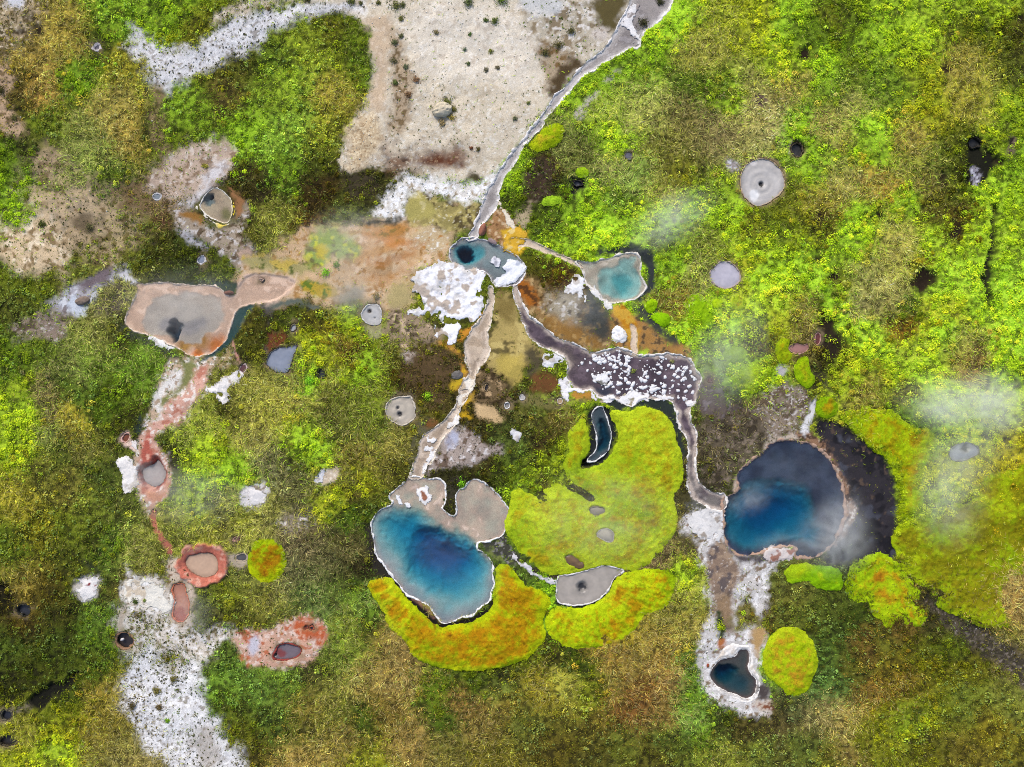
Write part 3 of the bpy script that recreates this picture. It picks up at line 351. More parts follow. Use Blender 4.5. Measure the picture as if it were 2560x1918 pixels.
lay(T(3,0, 1270,900, 1340,880, 1400,910, 1400,980, 1480,1000, 1460,1120, 1420,1210, 1300,1210, 1310,1080, 1290,980), (28,28,16), .25, .25, .9, dep=.25)
lay(T(3,0, 1310,1070, 1370,1060, 1410,1110, 1390,1190, 1330,1180), (150,146,156), .12, .15, 1, spk=[((215,215,225),.3,.12),((60,56,56),.35,.13)])
lay(T(3,0, 1560,880, 1620,880, 1610,980, 1550,1020), (120,102,86), .25, .25, .8, spk=[((40,34,28),.35,.3)])
for q in ((3,0,340,1390,40),(3,0,1150,1150,40),(3,0,720,1400,35),(3,0,1230,1500,50),(3,0,240,345,45),(3,0,1640,140,30),(3,0,1150,450,45),(3,0,1500,1040,30),(3,1,1020,150,80),(3,1,1050,170,50),(3,1,380,440,55),(3,1,440,120,40),(3,1,310,30,35),(3,1,1640,850,30),(3,1,1440,830,30),(2,0,1350,1470,30),(1,1,420,770,35),(0,0,270,200,40),(0,0,150,210,25),(0,0,210,125,25),(3,2,1030,390,40),(3,2,1300,420,60),(3,2,1150,180,90),(3,2,1330,300,60),(3,2,730,450,40),(3,1,1200,1160,25),(3,1,1420,1160,25),(3,1,1555,1190,22)):
    lay(circ(q[0], q[1], q[2], q[3], q[4]), (44,34,22), .3, .25, .8, dep=.15)
# trenches and the dark track on the right
lay(T(3,1, 1490,-330, 1470,-60, 1460,40, 1440,160, 1440,300), (40,44,24), .2, .3, .85, line=[.1,.25,.28,.3,.12], dep=.4)
lay(T(3,1, 1390,540, 1350,680, 1330,760), (90,76,46), .3, .3, .6, line=[.1,.3,.25], dep=.2)
lay(T(3,2, 1000,560, 1100,640, 1230,740, 1400,860, 1560,960, 1720,1080), (64,58,46), .35, .35, .7, line=[.25,.4,.55,.6,.85,1.0], dep=.2, spk=[((130,120,110),.2,.13),((90,82,66),.3,.25)], grav=.6)
lay(T(3,1, 330,390, 400,420, 470,520, 480,600, 420,680, 340,660, 350,560), (44,36,24), .35, .3, .7, dep=.15)
lay(T(3,1, 280,720, 350,740, 420,860, 540,970, 520,1000, 400,880, 330,800), (62,58,40), .25, .25, .7, dep=.1)
lay(T(0,2, 550,280, 640,340, 690,400, 640,400, 560,340), (54,60,34), .3, .3, .5)
# ------------------------------------------------------------------ features of the springs
WL = -.10
FEAT = []                                    # dicts describing wet features
def F(**k):
    if k['name'] == 'steam_vent':
        k['shape'].warp = .11; b = k['shape'].bb; k['shape'].bb = (b[0]-.12, b[1]+.12, b[2]-.12, b[3]+.12)
    FEAT.append(k); return k
# --- pools: outline, bed colour, deep = list of (outline, depth, soft, bed colour)
blue = F(kind='pool', name='hot_spring', shape=Shape(T(1,2, 785,0, 865,-32, 888,-57, 862,-82, 870,-107, 930,-162, 985,-212, 1030,-225, 1070,-212, 1120,-205, 1190,-212, 1215,-187, 1228,-122, 1225,-52, 1200,-12, 1240,20, 1295,38, 1300,-12, 1290,-72, 1300,-132, 1355,-147, 1375,-192, 1410,-210, 1460,-192, 1520,-152, 1570,-102, 1610,-42, 1640,-5, 1638,60, 1615,110, 1590,165, 1540,180, 1500,200, 1430,195, 1425,250, 1480,275, 1520,310, 1535,370, 1530,430, 1542,480, 1520,520, 1520,580, 1440,630, 1410,670, 1330,685, 1260,722, 1220,735, 1180,700, 1140,640, 1110,605, 1040,570, 970,540, 920,460, 870,410, 830,350, 775,285, 765,180, 742,110, 760,50), .06), bed=(210,190,172), bedvar=(190,170,156),
  deep=[(T(1,2, 800,20, 900,-5, 1010,5, 1090,60, 1160,125, 1240,165, 1330,160, 1420,240, 1500,310, 1520,400, 1510,500, 1490,570, 1400,620, 1300,660, 1200,660, 1120,580, 1020,500, 940,420, 880,330, 800,260, 775,150, 770,80), .2, 1.1, (196,192,188)),
        (T(1,2, 860,40, 1020,25, 1100,75, 1180,140, 1330,180, 1440,270, 1480,360, 1450,470, 1330,540, 1180,540, 1060,490, 1000,400, 960,290, 900,200, 830,110), .5, 1.3, (152,178,190)),
        (T(1,2, 1040,140, 1160,150, 1320,220, 1370,300, 1330,420, 1180,430, 1060,380, 1010,290), .95, 1.6, (116,156,182))],
  spots=[(T(1,2,840,280)[0],2.2,(178,172,174)),(T(1,2,1060,560)[0],2.2,(158,160,166)),(T(1,2,1350,660)[0],2.6,(150,154,160)),(T(1,2,1510,480)[0],2.0,(146,152,158)),(T(1,2,800,80)[0],1.6,(176,182,180))],
  label='large blue hot spring with pale beige shelf, curving moss terrace below it', rimw=.11, rimc=(244,242,240), shelf=.035)
dark = F(kind='pool', name='hot_spring', shape=Shape(T(3,2, 0,-417, 70,-460, 180,-455, 300,-430, 380,-360, 430,-270, 480,-170, 500,-50, 510,20, 480,90, 440,180, 400,235, 330,290, 280,305, 210,300, 170,290, 185,235, 120,225, 0,240, -37,265, -117,290, -187,285, -227,255, -267,200, -277,120, -282,30, -287,-52, -277,-92, -207,-122, -177,-162, -207,-202, -187,-262, -77,-342), .07), bed=(80,82,104), bedvar=(54,55,76),
  deep=[(T(3,2, -260,0, -180,-150, -60,-210, 60,-200, 170,-180, 260,-150, 290,-60, 300,60, 380,120, 300,230, 200,180, 60,190, -60,250, -200,240, -260,140), .5, .7, (112,136,150)),
        (T(3,2, -160,-60, 0,-130, 150,-130, 230,-60, 230,40, 120,120, -40,160, -160,90), .7, 1.2, (96,136,156))],
  label='large dark navy hot spring with violet shelf and dark crescent of wet ground', rimw=.2, rimc=(176,146,126), shelf=.12)
turq = F(kind='pool', name='hot_spring', shape=Shape(T(2,1, 400,20, 490,45, 580,25, 640,15, 690,-10, 790,-22, 830,20, 840,60, 820,110, 845,150, 868,190, 860,215, 830,255, 770,285, 720,300, 640,303, 600,290, 560,240, 510,195, 480,180, 470,110), .07), bed=(196,188,172), bedvar=(176,166,150),
  deep=[(T(2,1, 560,140, 580,75, 680,70, 700,20, 790,0, 800,50, 820,110, 840,200, 800,270, 700,280, 600,260, 560,200), .10, .2, (196,202,190)),
        (T(2,1, 640,110, 740,120, 800,180, 720,250, 640,200), .12, .5, (150,176,168))],
  cloud=.42, label='turquoise cloudy hot spring with beige shelf beside orange algae', rimw=.11, rimc=(228,222,214), shelf=.035)
vent = F(kind='pool', name='hot_spring', shape=Shape(T(1,1, 1245,0, 1260,-60, 1320,-110, 1380,-125, 1450,-110, 1560,-75, 1620,-40, 1690,0, 1740,60, 1740,120, 1710,165, 1680,190, 1590,200, 1540,190, 1510,120, 1440,85, 1390,85, 1350,95, 1300,60, 1260,40), .07), bed=(170,168,168), bedvar=(146,140,142),
  deep=[(T(1,1, 1275,-10, 1310,-65, 1390,-80, 1470,-60, 1490,-10, 1430,30, 1370,60, 1300,40), .2, .3, (160,180,180)),
        (T(1,1, 1300,-5, 1330,-50, 1390,-45, 1405,0, 1370,45, 1320,35), 1.3, .22, (60,100,112))],
  label='small turquoise spring with dark blue vent at the meeting of streams', rimw=.07, rimc=(232,228,226), shelf=.1)
beige = F(kind='pool', name='hot_spring', shape=Shape(T(0,1, 880,170, 950,185, 1060,165, 1180,188, 1290,195, 1360,188, 1440,225, 1450,255, 1520,262, 1545,195, 1600,135, 1657,112, 1780,125, 1890,155, 1910,190, 1840,240, 1770,290, 1700,302, 1620,315, 1575,328, 1530,335, 1505,400, 1490,470, 1450,560, 1380,620, 1330,640, 1260,655, 1190,620, 1130,580, 1050,550, 970,512, 900,500, 840,470, 805,430, 815,370, 850,310, 890,230), .07), bed=(216,188,166), bedvar=(204,176,154),
  deep=[(T(0,1, 915,430, 920,340, 1000,275, 1120,250, 1300,240, 1450,280, 1470,380, 1400,470, 1330,520, 1270,590, 1180,580, 1080,530, 1000,510, 940,490), .06, .18, (194,184,172)),
        (T(0,1, 1000,420, 1100,380, 1180,450, 1250,430, 1350,400, 1330,480, 1230,540, 1060,500), .08, .5, (168,162,160)),
        (T(0,1, 1120,398, 1148,430, 1168,490, 1162,560, 1120,562, 1072,512, 1098,465, 1095,410), 1.0, .14, (50,72,90))],
  spots=[(T(0,1,1400,580)[0], .75, (206,128,66)), (T(0,1,1275,635)[0], .5, (206,120,60)), (T(0,1,1290,540)[0], .8, (176,132,70)), (T(0,1,1190,590)[0], .55, (170,130,70))],
  pale=1, dw=.3, noedge=(T(0,1,1740,200)[0], 2.6), label='wide beige hot spring with narrow dark blue slot and orange southern edge', rimw=.08, rimc=(226,208,190), shelf=.03)
yell = F(kind='pool', name='hot_spring', shape=Shape(T(0,0, 1285,1335, 1310,1290, 1350,1235, 1390,1205, 1440,1235, 1480,1280, 1500,1310, 1500,1370, 1490,1420, 1460,1445, 1410,1430, 1345,1400, 1320,1370), .05), bed=(192,178,152), bedvar=(172,156,134),
  deep=[(T(0,0, 1312,1330, 1320,1280, 1350,1255, 1390,1255, 1385,1300, 1360,1340), .35, .2, (120,132,132)), (T(0,0, 1355,1290, 1365,1258, 1390,1260, 1380,1295), .8, .12, (56,78,90))],
  spots=[(T(0,0,1465,1390)[0], .45, (130,126,84))], pale=1, label='small beige spring with white and bright yellow rim in the bare pinkish flat', rimw=0, shelf=.08)
tri = F(kind='pool', name='hot_spring', shape=Shape(T(2,2, 1470,905, 1490,893, 1530,900, 1542,955, 1520,1015, 1560,1060, 1592,1110, 1572,1200, 1500,1218, 1450,1188, 1380,1168, 1310,1122, 1275,1072, 1292,1030, 1340,965, 1400,948, 1455,940), .05), bed=(102,88,84), bedvar=(84,76,78),
  deep=[(T(2,2, 1330,1060, 1350,1020, 1400,1000, 1450,1015, 1450,1070, 1400,1110, 1340,1100), 1.1, .5, (66,78,96)), (T(2,2, 1340,1070, 1500,1050, 1560,1130, 1500,1190, 1390,1150), .2, .5, (92,84,88))],
  label='small triangular slate blue spring inside a thick white mineral rim', rimw=0, shelf=.15)
finger = F(kind='pool', name='hot_spring', shape=Shape(T(2,1, 520,1010, 575,962, 600,1010, 628,1080, 640,1160, 635,1230, 600,1290, 530,1335, 480,1330, 540,1270, 557,1200, 540,1120, 515,1050), .05), bed=(96,104,110), bedvar=(76,84,92),
  deep=[(T(2,1, 550,1060, 600,1060, 625,1150, 615,1230, 570,1280, 560,1230, 570,1150), .6, .3, (60,72,84))], label='long narrow dark curved spring lined in white, cutting into the moss dome', rimw=.075, rimc=(226,226,226), shelf=.12)
# --- streams
s_north = F(kind='stream', name='stream', shape=Shape(T(2,0, 760,-60, 768,0, 752,60, 700,140, 668,210, 635,275, 560,350, 470,412, 400,500, 330,580, 258,632, 235,690, 180,770, 110,850, 60,930, 0,985, -60,1080, -115,1160, -157,1240, -197,1320, -217,1400, -255,1490, -300,1560, -220,1540, -215,1470, -175,1430, -125,1380, -87,1310, -87,1235, -67,1175, -20,1105, 30,1040, 70,950, 112,900, 190,820, 232,740, 282,700, 330,640, 400,560, 458,482, 520,465, 600,402, 700,350, 770,302, 820,320, 832,230, 920,160, 1002,80, 1045,0, 1080,-60), .08), edge=(204,200,198), bed=(178,172,170), bedvar=(150,144,144), rimw=.14, rimc=(236,232,230), shelf=.06, lv=.006)
s_mid = F(kind='stream', name='stream', shape=Shape(T(1,1, 1505,195, 1500,310, 1450,420, 1390,480, 1360,540, 1350,600, 1360,680, 1375,740, 1370,790, 1335,815, 1310,900, 1298,970, 1240,1040, 1195,1090, 1100,1150, 1060,1200, 1060,1240, 1032,1310, 1010,1390, 980,1445, 1075,1445, 1090,1370, 1150,1320, 1170,1240, 1225,1160, 1295,1090, 1305,1010, 1342,960, 1375,890, 1412,820, 1430,740, 1500,660, 1510,590, 1492,500, 1530,390, 1540,280, 1535,195), .09), bed=(198,180,158), bedvar=(176,158,140), rimw=.1, rimc=(234,222,204), shelf=.05, lv=.010)
slate = F(kind='stream', name='stream', shape=Shape(T(2,1, 0,195, 10,260, 40,340, 80,440, 98,510, 150,562, 230,600, 330,640, 370,700, 352,760, 380,840, 450,868, 520,862, 560,918, 600,930, 650,910, 730,960, 790,968, 800,920, 850,910, 900,925, 1040,925, 1060,990, 1080,1080, 1140,1200, 1150,1280, 1132,1370, 1132,1480, 1160,1560, 1250,1622, 1385,1660, 1400,1545, 1300,1535, 1230,1490, 1190,1430, 1187,1330, 1200,1240, 1187,1120, 1150,1070, 1152,990, 1195,950, 1200,860, 1235,790, 1190,740, 1160,670, 1080,640, 1000,632, 900,650, 820,640, 760,612, 700,592, 640,610, 570,622, 510,635, 450,590, 390,560, 310,545, 230,480, 150,420, 90,360, 60,280, 30,190), .09), bed=(104,90,98), bedvar=(84,72,82), edge=(196,182,170), ew=.32, spots=[(T(2,1,30,260)[0],1.1,(196,180,160)),(T(2,1,330,660)[0],1.0,(128,116,112)),(T(2,1,600,900)[0],1.0,(70,72,86)),(T(2,1,1160,1500)[0],1.2,(128,122,118)),(T(2,1,1300,1590)[0],1.0,(140,134,130)),(T(2,1,1170,1300)[0],1.0,(122,114,112))], rimw=.12, rimc=(238,232,226), shelf=.06, lv=.014)
s_yel = F(kind='stream', name='stream', shape=Shape(T(2,0, -20,1545, 60,1540, 130,1560, 230,1605, 330,1657, 420,1690, 470,1740, 420,1725, 300,1660, 200,1630, 100,1592, 0,1600), .06), bed=(206,182,150), bedvar=(186,164,128), rimw=.06, rimc=(232,216,186), shelf=.04, lv=.018)
s_or = F(kind='stream', name='stream', shape=Shape(T(2,1, 760,440, 800,450, 812,520, 806,600, 815,640, 785,640, 770,580, 780,510), .05), bed=(206,172,120), bedvar=(196,140,60), rimw=.05, rimc=(230,210,170), shelf=.03, lv=.018)
# --- mud pots: outline, colour, vents, rim
def mud(shape, col, label, vents=(), rimw=.09, rimc=None, var=.12, rings=.0, lvl=-.06, wet=.3, name='mud_pot', spots=(), dome=0., wall=None):
    F(kind='mud', name=name, shape=shape, col=col, label=label, vents=vents, rimw=rimw, rimc=rimc, var=var, rings=rings, lvl=lvl, wet=wet, spots=spots, dome=dome, wall=wall)
MS = lambda p, w=.05: Shape(p, w)
mud(MS(T(2,2, 300,422, 420,405, 520,375, 600,355, 660,368, 735,388, 680,412, 650,450, 632,490, 600,540, 550,575, 480,603, 380,610, 310,595, 285,560, 288,500, 295,450)), (168,160,150), 'grey mud pool with pointed tip and white lower edge between moss mounds', [(T(2,2,455,490)[0], .42, .2, 15)], .09, (226,224,222), rings=.5)
mud(MS(T(1,1, 910,910, 960,912, 1010,912, 1020,960, 1028,1010, 1030,1050, 985,1085, 940,1098, 870,1065, 838,1010, 845,950)), (182,172,156), 'round beige mud pot with two dark vents in olive grass', [(T(1,1,917,982)[0], .14, .12, 0), (T(1,1,928,1024)[0], .2, .16, 30)], .07, (212,202,184), rings=.5)
mud(MS(T(2,0, 1482,1130, 1510,1070, 1570,1032, 1640,1022, 1717,1065, 1765,1150, 1760,1220, 1720,1270, 1657,1315, 1590,1333, 1520,1300, 1482,1220)), (186,182,178), 'round pale grey mud pot with dark centre vent, ringed by olive grass', [(T(2,0,1615,1190)[0], .2, .2, 0)], .05, (190,168,140), rings=.8, spots=[(T(2,0,1570,1260)[0], .35, (226,226,226)), (T(2,0,1560,1050)[0], .3, (208,204,202))])
mud(MS(T(2,1, 1280,130, 1300,80, 1350,35, 1400,40, 1450,70, 1480,120, 1470,170, 1420,205, 1370,215, 1300,175)), (186,182,194), 'lavender grey mud pot with beige upper bank', [], .09, (176,160,146), rings=.2)
mud(MS(T(1,1, 55,690, 90,640, 130,600, 200,590, 275,570, 250,630, 225,690, 212,740, 170,760, 110,735), .07), (134,142,158), 'blue grey mud patch in olive grass south of the wide beige spring', [], .05, (100,100,102), rings=.4)
mud(MS(T(1,1, 683,380, 700,335, 740,310, 790,315, 808,350, 810,420, 790,448, 730,442, 695,420)), (194,192,188), 'small white grey pool with two black vents at the edge of orange algae', [(T(1,1,733,357)[0], .16, .18, 0), (T(1,1,768,400)[0], .07, .07, 0)], .05, (226,222,216))
mud(MS(T(0,1, 905,1385, 950,1368, 990,1350, 1008,1320, 1040,1370, 1057,1420, 1030,1480, 980,1498, 930,1472, 912,1430)), (170,162,158), 'steaming grey mud in a deep red walled crater on the pink stream', [], 0, None, lvl=-.45, wall=(.38, (148,72,60)), name='mud_crater')
mud(MS(T(0,2, 1195,325, 1225,292, 1320,275, 1385,290, 1402,330, 1400,405, 1320,437, 1250,405, 1205,365)), (196,166,140), 'round tan mud pool with wide rough red bank', [], 0, None, lvl=-.2, wall=(.75, (192,112,92)), name='mud_crater', var=.04)
mud(MS(T(0,2, 1102,490, 1190,460, 1198,530, 1225,600, 1212,670, 1200,708, 1150,722, 1120,690, 1118,640, 1136,570)), (176,120,96), 'long narrow rusty pink mud pool in white crust', [], .07, (204,120,86), lvl=-.15, spots=[(T(0,2,1165,680)[0], .5, (158,84,66))])
mud(MS(T(0,2, 1522,300, 1545,282, 1585,278, 1600,305, 1580,325, 1530,322), .03), (92,90,90), 'small dark grey vent in a beige hollow left of the yellow moss disc', [], .1, (176,160,140), lvl=-.1)
mud(MS(T(0,2, 748,860, 752,810, 790,785, 840,795, 862,835, 850,880, 800,895), .05), (44,38,38), 'black crater with brown rim and one white stone inside', [], .13, (150,116,88), lvl=-.35, name='mud_crater')
mud(MS(T(1,2, 105,940, 140,875, 190,858, 250,868, 292,895, 270,940, 195,962, 125,965), .05), (120,108,116), 'violet grey mud pit with dark red edge in a pink mud flat', [(T(1,2,120,935)[0], .13, .1, 0)], .09, (150,62,52), lvl=-.2, spots=[(T(1,2,155,925)[0], .28, (128,66,66))])
mud(MS(circ(1,2,325,755,9), .02), (70,36,34), 'tiny left hole of a pair in red mud', [], .05, (150,74,56), lvl=-.12, name='steam_vent')
mud(MS(circ(1,2,360,757,13), .02), (66,46,50), 'slightly larger right hole of a pair in red mud', [], .05, (160,84,62), lvl=-.12, name='steam_vent')
mud(MS(T(0,1, 780,1195, 795,1155, 835,1145, 838,1170, 815,1208), .03), (118,62,34), 'small rusty brown pit with pink white rim above white crust', [], .07, (222,180,166), lvl=-.15)
mud(MS(T(3,1, 130,602, 165,563, 235,583, 250,570, 276,572, 265,598, 238,622, 182,640), .03), (166,120,112), 'pink mud pit, elongated, between two yellow green moss discs', [], .06, (186,150,130), lvl=-.1)
mud(MS(circ(3,1,325,537,18,40,8), .03), (112,58,56), 'narrow dark red pit with pale pink edge beside dark ground', [], .06, (184,140,130), lvl=-.15)
mud(MS(T(3,1, 1172,1262, 1200,1240, 1262,1208, 1310,1215, 1362,1240, 1362,1280, 1300,1312, 1240,1330, 1180,1312), .05), (160,164,170), 'blue grey mud pot with dark centre in steaming lime moss on the right', [(T(3,1,1275,1245)[0], .38, .12, 10)], .06, (140,140,140), dome=.08, rings=.3)
mud(MS(T(2,2, 538,150, 570,115, 620,110, 660,140, 650,190, 625,198, 580,178), .03), (176,168,152), 'small beige mud pot on top of the large moss dome', [], .045, (190,186,172), dome=.05)
mud(MS(T(2,2, 495,-20, 540,-30, 600,-20, 605,10, 540,35, 505,15), .04), (140,130,116), 'little grey brown mud pot above another on the moss dome', [], .05, (120,112,84), dome=.03)
mud(MS(T(2,2, 335,310, 370,275, 420,310, 470,340, 450,365, 390,355), .08), (116,88,56), 'brown bare patch in the lower part of the moss dome', [], 0, None, dome=.04, name='mud_patch')
mud(MS(circ(2,1,310,940,17), .02), (196,166,130), 'small round tan mud pot with white edge south of the white speckled terrace', [], .04, (228,220,205))
mud(MS(circ(2,1,66,915,16), .03), (200,196,190), 'small white ringed vent west of the slate terrace among ochre mats', [], .05, (236,234,232))
mud(MS(circ(1,1,1625,967,17), .03), (150,146,142), 'tiny grey vent with white ring beside brown soil', [], .07, (230,228,226))
mud(MS(circ(2,0,430,1180,24,20), .04), (60,64,78), 'small dark blue vent in black wet ground, bright moss above', [], .06, (50,46,40), lvl=-.25, name='steam_vent')
mud(MS(circ(2,0,752,1012,24), .05), (98,98,110), 'slate grey vent in tan grass near the upper middle', [], .05, (120,112,90), name='steam_vent')
mud(MS(circ(3,0,195,968,36,40), .06), (36,34,32), 'black round hole in tan grass right of the pale mud pot', [], .07, (92,80,60), lvl=-.3, name='steam_vent')
mud(MS(circ(3,0,1340,925,40,30), .06), (26,24,18), 'black hollow above the white speckled vent in lime moss', [], .05, (40,34,22), lvl=-.3, name='steam_vent')
mud(MS(circ(0,2,150,645,40,36), .05), (46,48,54), 'dark blue black hole in dark leafy plants near left edge', [], .05, (60,58,44), lvl=-.3, name='steam_vent')
mud(MS(circ(0,2,38,1325,38,32), .05), (44,46,56), 'dark slate hole beside bare grey soil in the lower left corner', [], .06, (110,104,84), lvl=-.3, name='steam_vent')
mud(MS(circ(0,2,45,1485,50,34,-20), .08), (42,38,34), 'black irregular hollow lowest on the left edge', [], .05, (84,76,58), lvl=-.3, name='steam_vent')
mud(MS(circ(1,1,240,465,16,24,20), .04), (168,172,178), 'small pale blue vent north east of the blue grey mud patch', [], .04, (120,112,90))
mud(MS(circ(1,1,1492,852,14,20), .03), (60,50,46), 'small dark hole in ochre mat east of the beige stream', [], .06, (168,146,110), lvl=-.2, name='steam_vent')
mud(MS(circ(1,1,420,768,24,30), .05), (40,46,44), 'dark green black hole in lime moss below the blue grey mud', [], .04, (66,72,40), lvl=-.25, name='steam_vent')
mud(MS(T(0,0, 985,1268, 1010,1250, 1045,1262, 1030,1290, 1000,1292), .03), (128,140,150), 'tiny blue puddle in white crust left of the yellow rimmed spring', [], .1, (214,212,214))
mud(MS(circ(0,0,628,300,18,22,30), .04), (70,64,84), 'small dark vent with lilac grey crust among upper left grass', [], .2, (196,188,190), lvl=-.12, name='steam_vent')
mud(MS(circ(0,1,1570,725,20,22), .03), (90,50,54), 'small dark maroon vent at the end of a thin pink trickle', [], .08, (214,190,186), lvl=-.12, name='steam_vent')
mud(MS(circ(0,1,1300,30,22,26,10), .05), (120,130,150), 'small pale blue vent in dark plants above the wide beige spring', [], .11, (206,204,206), name='steam_vent')
mud(MS(circ(0,1,1003,1650,10,9), .02), (50,26,24), 'tiny black red hole where the pink stream narrows', [], .04, (190,130,110), lvl=-.12, name='steam_vent')
mud(MS(circ(2,1,1285,800,16,14), .03), (120,84,74), 'tiny brown pink vent in wet brown ground beside the slate terrace', [], .05, (140,112,100), name='steam_vent')
mud(MS(circ(0,2,1530,185,18,12), .03), (120,90,76), 'tiny brown vent in grass above the dark grey vent', [], .05, (176,140,120), name='steam_vent')
mud(MS(circ(1,1,40,155,11,8), .02), (130,112,100), 'tiny dark dimple in the smooth beige overflow', [], .03, (188,160,142), name='steam_vent')
# ------------------------------------------------------------------ moss mounds
MO = []
def moss(pts, label, h=.45, org=.3, lime=(182,202,28), o=(176,122,12), warp=.1, flow=None, bump=1., group=None, w=.7, rib=None):
    MO.append(dict(warp=warp, shape=Shape(pts, warp), label=label, h=h, org=org, lime=lime, o=o, bump=bump, rib=rib, group=group, w=w))
moss(T(2,1, 400,1095, 450,1040, 480,1060, 505,1180, 517,1240, 480,1290, 440,1345, 455,1385, 540,1362, 605,1338, 665,1240, 690,1130, 660,1080, 632,1030, 650,990, 720,1000, 770,1005, 830,972, 920,985, 985,1020, 1050,1110, 1065,1200, 1100,1270, 1112,1370, 1105,1460, 1050,1540, 1060,1640, 1078,1690, 1060,1790, 980,1895, 880,2005, 800,2040, 740,2037, 680,2020, 600,2000, 520,2022, 420,2052, 300,2068, 230,2062, 160,2030, 100,2010, 50,1940, 0,1850, -45,1800, -45,1700, -10,1590, 0,1500, 60,1488, 120,1515, 178,1562, 190,1505, 260,1458, 340,1480, 400,1530, 470,1570, 530,1600, 540,1560, 460,1510, 390,1470, 340,1400, 320,1340, 365,1270, 355,1160), 'largest lime green moss dome, wrapped around the narrow dark spring', .6, .34, (186,206,38), (168,138,20), .09, w=1.2)
moss(T(1,2, 715,470, 770,432, 860,432, 915,480, 980,575, 1080,665, 1180,758, 1260,742, 1410,715, 1500,665, 1535,600, 1530,520, 1555,470, 1550,380, 1580,335, 1657,355, 1720,430, 1790,490, 1860,510, 1900,560, 1905,610, 1858,680, 1868,770, 1878,820, 1815,900, 1750,960, 1657,1000, 1560,1020, 1400,1042, 1270,1028, 1100,990, 1000,932, 980,860, 920,800, 850,740, 810,620, 755,560), 'yellow green moss terrace with orange ribs curving under the blue spring', .5, .66, (184,198,18), (180,118,8), .09, w=.6, rib=tuple(T(1,2,1230,330)[0]))
moss(T(2,2, 262,612, 330,622, 470,625, 560,590, 625,525, 655,455, 700,415, 740,395, 880,372, 970,352, 1050,400, 1062,480, 1040,570, 960,650, 850,670, 820,740, 740,820, 650,850, 560,890, 440,890, 340,880, 290,840, 225,805, 208,690), 'moss terrace with brown orange patches curving under the pointed grey mud pool', .45, .45, (184,206,20), (184,122,14), .09, w=.6, rib=tuple(T(2,2,480,430)[0]))
moss(T(3,1, 455,1068, 480,1020, 560,990, 650,962, 760,985, 860,1050, 960,1090, 1050,1130, 1095,1200, 1050,1300, 1020,1400, 1000,1560, 1010,1690, 940,1700, 870,1710, 850,1600, 800,1350, 700,1260, 600,1180, 520,1110), 'ochre lime moss bank along the east side of the dark crescent', .35, .4, (168,192,18), (160,128,14), .3)
moss(T(3,2, 820,120, 860,50, 950,0, 1100,-10, 1250,-60, 1400,-180, 1540,-260, 1740,-330, 1760,420, 1560,470, 1500,560, 1550,660, 1600,770, 1430,800, 1290,715, 1130,600, 960,470, 860,340, 825,220), 'broad moss slope streaked rusty brown at the right edge', .35, .62, (172,194,22), (128,116,20), .5, rib=tuple(T(3,2,300,-200)[0]))
moss(T(3,2, 595,335, 640,310, 720,268, 800,300, 850,350, 970,480, 985,550, 935,590, 1030,612, 1048,680, 985,778, 900,740, 860,690, 780,765, 700,712, 640,590, 540,580, 500,500, 490,400, 520,350), 'lobed moss mound with few rust streaks south of the dark navy spring', .4, .32, (170,200,20), (180,100,24), .25, rib=tuple(T(3,2,600,-100)[0]))
moss(T(3,2, 95,385, 170,338, 300,342, 400,352, 470,390, 500,480, 460,515, 340,515, 250,450, 150,475, 115,430), 'bright green low moss ridge directly below the dark navy spring', .4, .1, (140,190,10), (180,190,20), .1)
moss(T(3,2, 30,780, 120,735, 230,770, 295,850, 325,970, 295,1090, 260,1160, 140,1212, 90,1150, 0,1075, -40,1000, -30,880), 'rounded lime moss mound right of the triangular white rimmed spring', .5, .34, (172,196,16), (196,130,40), .1)
moss(circ(1,2,73,318,130,150), 'yellow green moss disc with rust centre right of the red banked pool', .45, .5, (180,196,14), (160,92,10), .1)
moss(T(3,1, 38,585, 90,525, 150,540, 132,600, 160,660, 105,700, 60,682), 'small moss disc on the left side of the elongated pink pit', .3, .5, (158,180,20), (176,140,20), .05, w=.4)
moss(T(3,1, 162,720, 215,650, 268,652, 268,740, 322,790, 265,872, 190,815, 168,760), 'kidney shaped moss cushion below the elongated pink pit', .3, .35, (156,190,16), (190,170,30), .05, w=.4)
moss(circ(3,1,380,982,74,74), 'round moss cushion with orange middle at the tip of the dark crescent', .35, .45, (150,186,14), (190,150,20), .06, w=.5)
moss(T(2,0, 95,930, 150,890, 200,835, 260,800, 330,800, 330,880, 300,940, 230,970, 150,985), 'yellow topped moss cushion beside the northern stream', .35, .42, (172,190,20), (204,170,50), .1, w=.5)
moss(circ(2,0,255,1300,70,32,-5), 'small flat lime cushion in dark brown soil above the turquoise spring', .25, .1, (150,190,40), (150,160,40), .1, w=.3)
moss(circ(2,0,458,1115,42,38), 'small round lime cushion just above the dark blue vent', .25, .1, (160,196,30), (160,170,40), .1, w=.3)
moss(T(2,1, 855,310, 900,270, 945,290, 935,350, 890,375, 860,350), 'round moss cushion at the south east corner of the turquoise spring', .3, .3, (156,200,14), (170,160,20), .06, w=.3)
moss(T(2,1, 890,390, 960,355, 1030,390, 1030,440, 990,470, 930,430), 'wide moss cushion second along the dark bank below the turquoise spring', .3, .12, (150,204,14), (170,180,20), .1, w=.4)
moss(circ(2,1,1460,310,48,48), 'orange tinted lime cushion below the lavender mud pot', .3, .45, (164,190,24), (196,160,40), .1, w=.4)
moss(circ(2,1,1330,310,36,34), 'yellow tinted little cushion left of a larger orange tinted one', .25, .3, (168,200,24), (190,170,40), .08, w=.3)
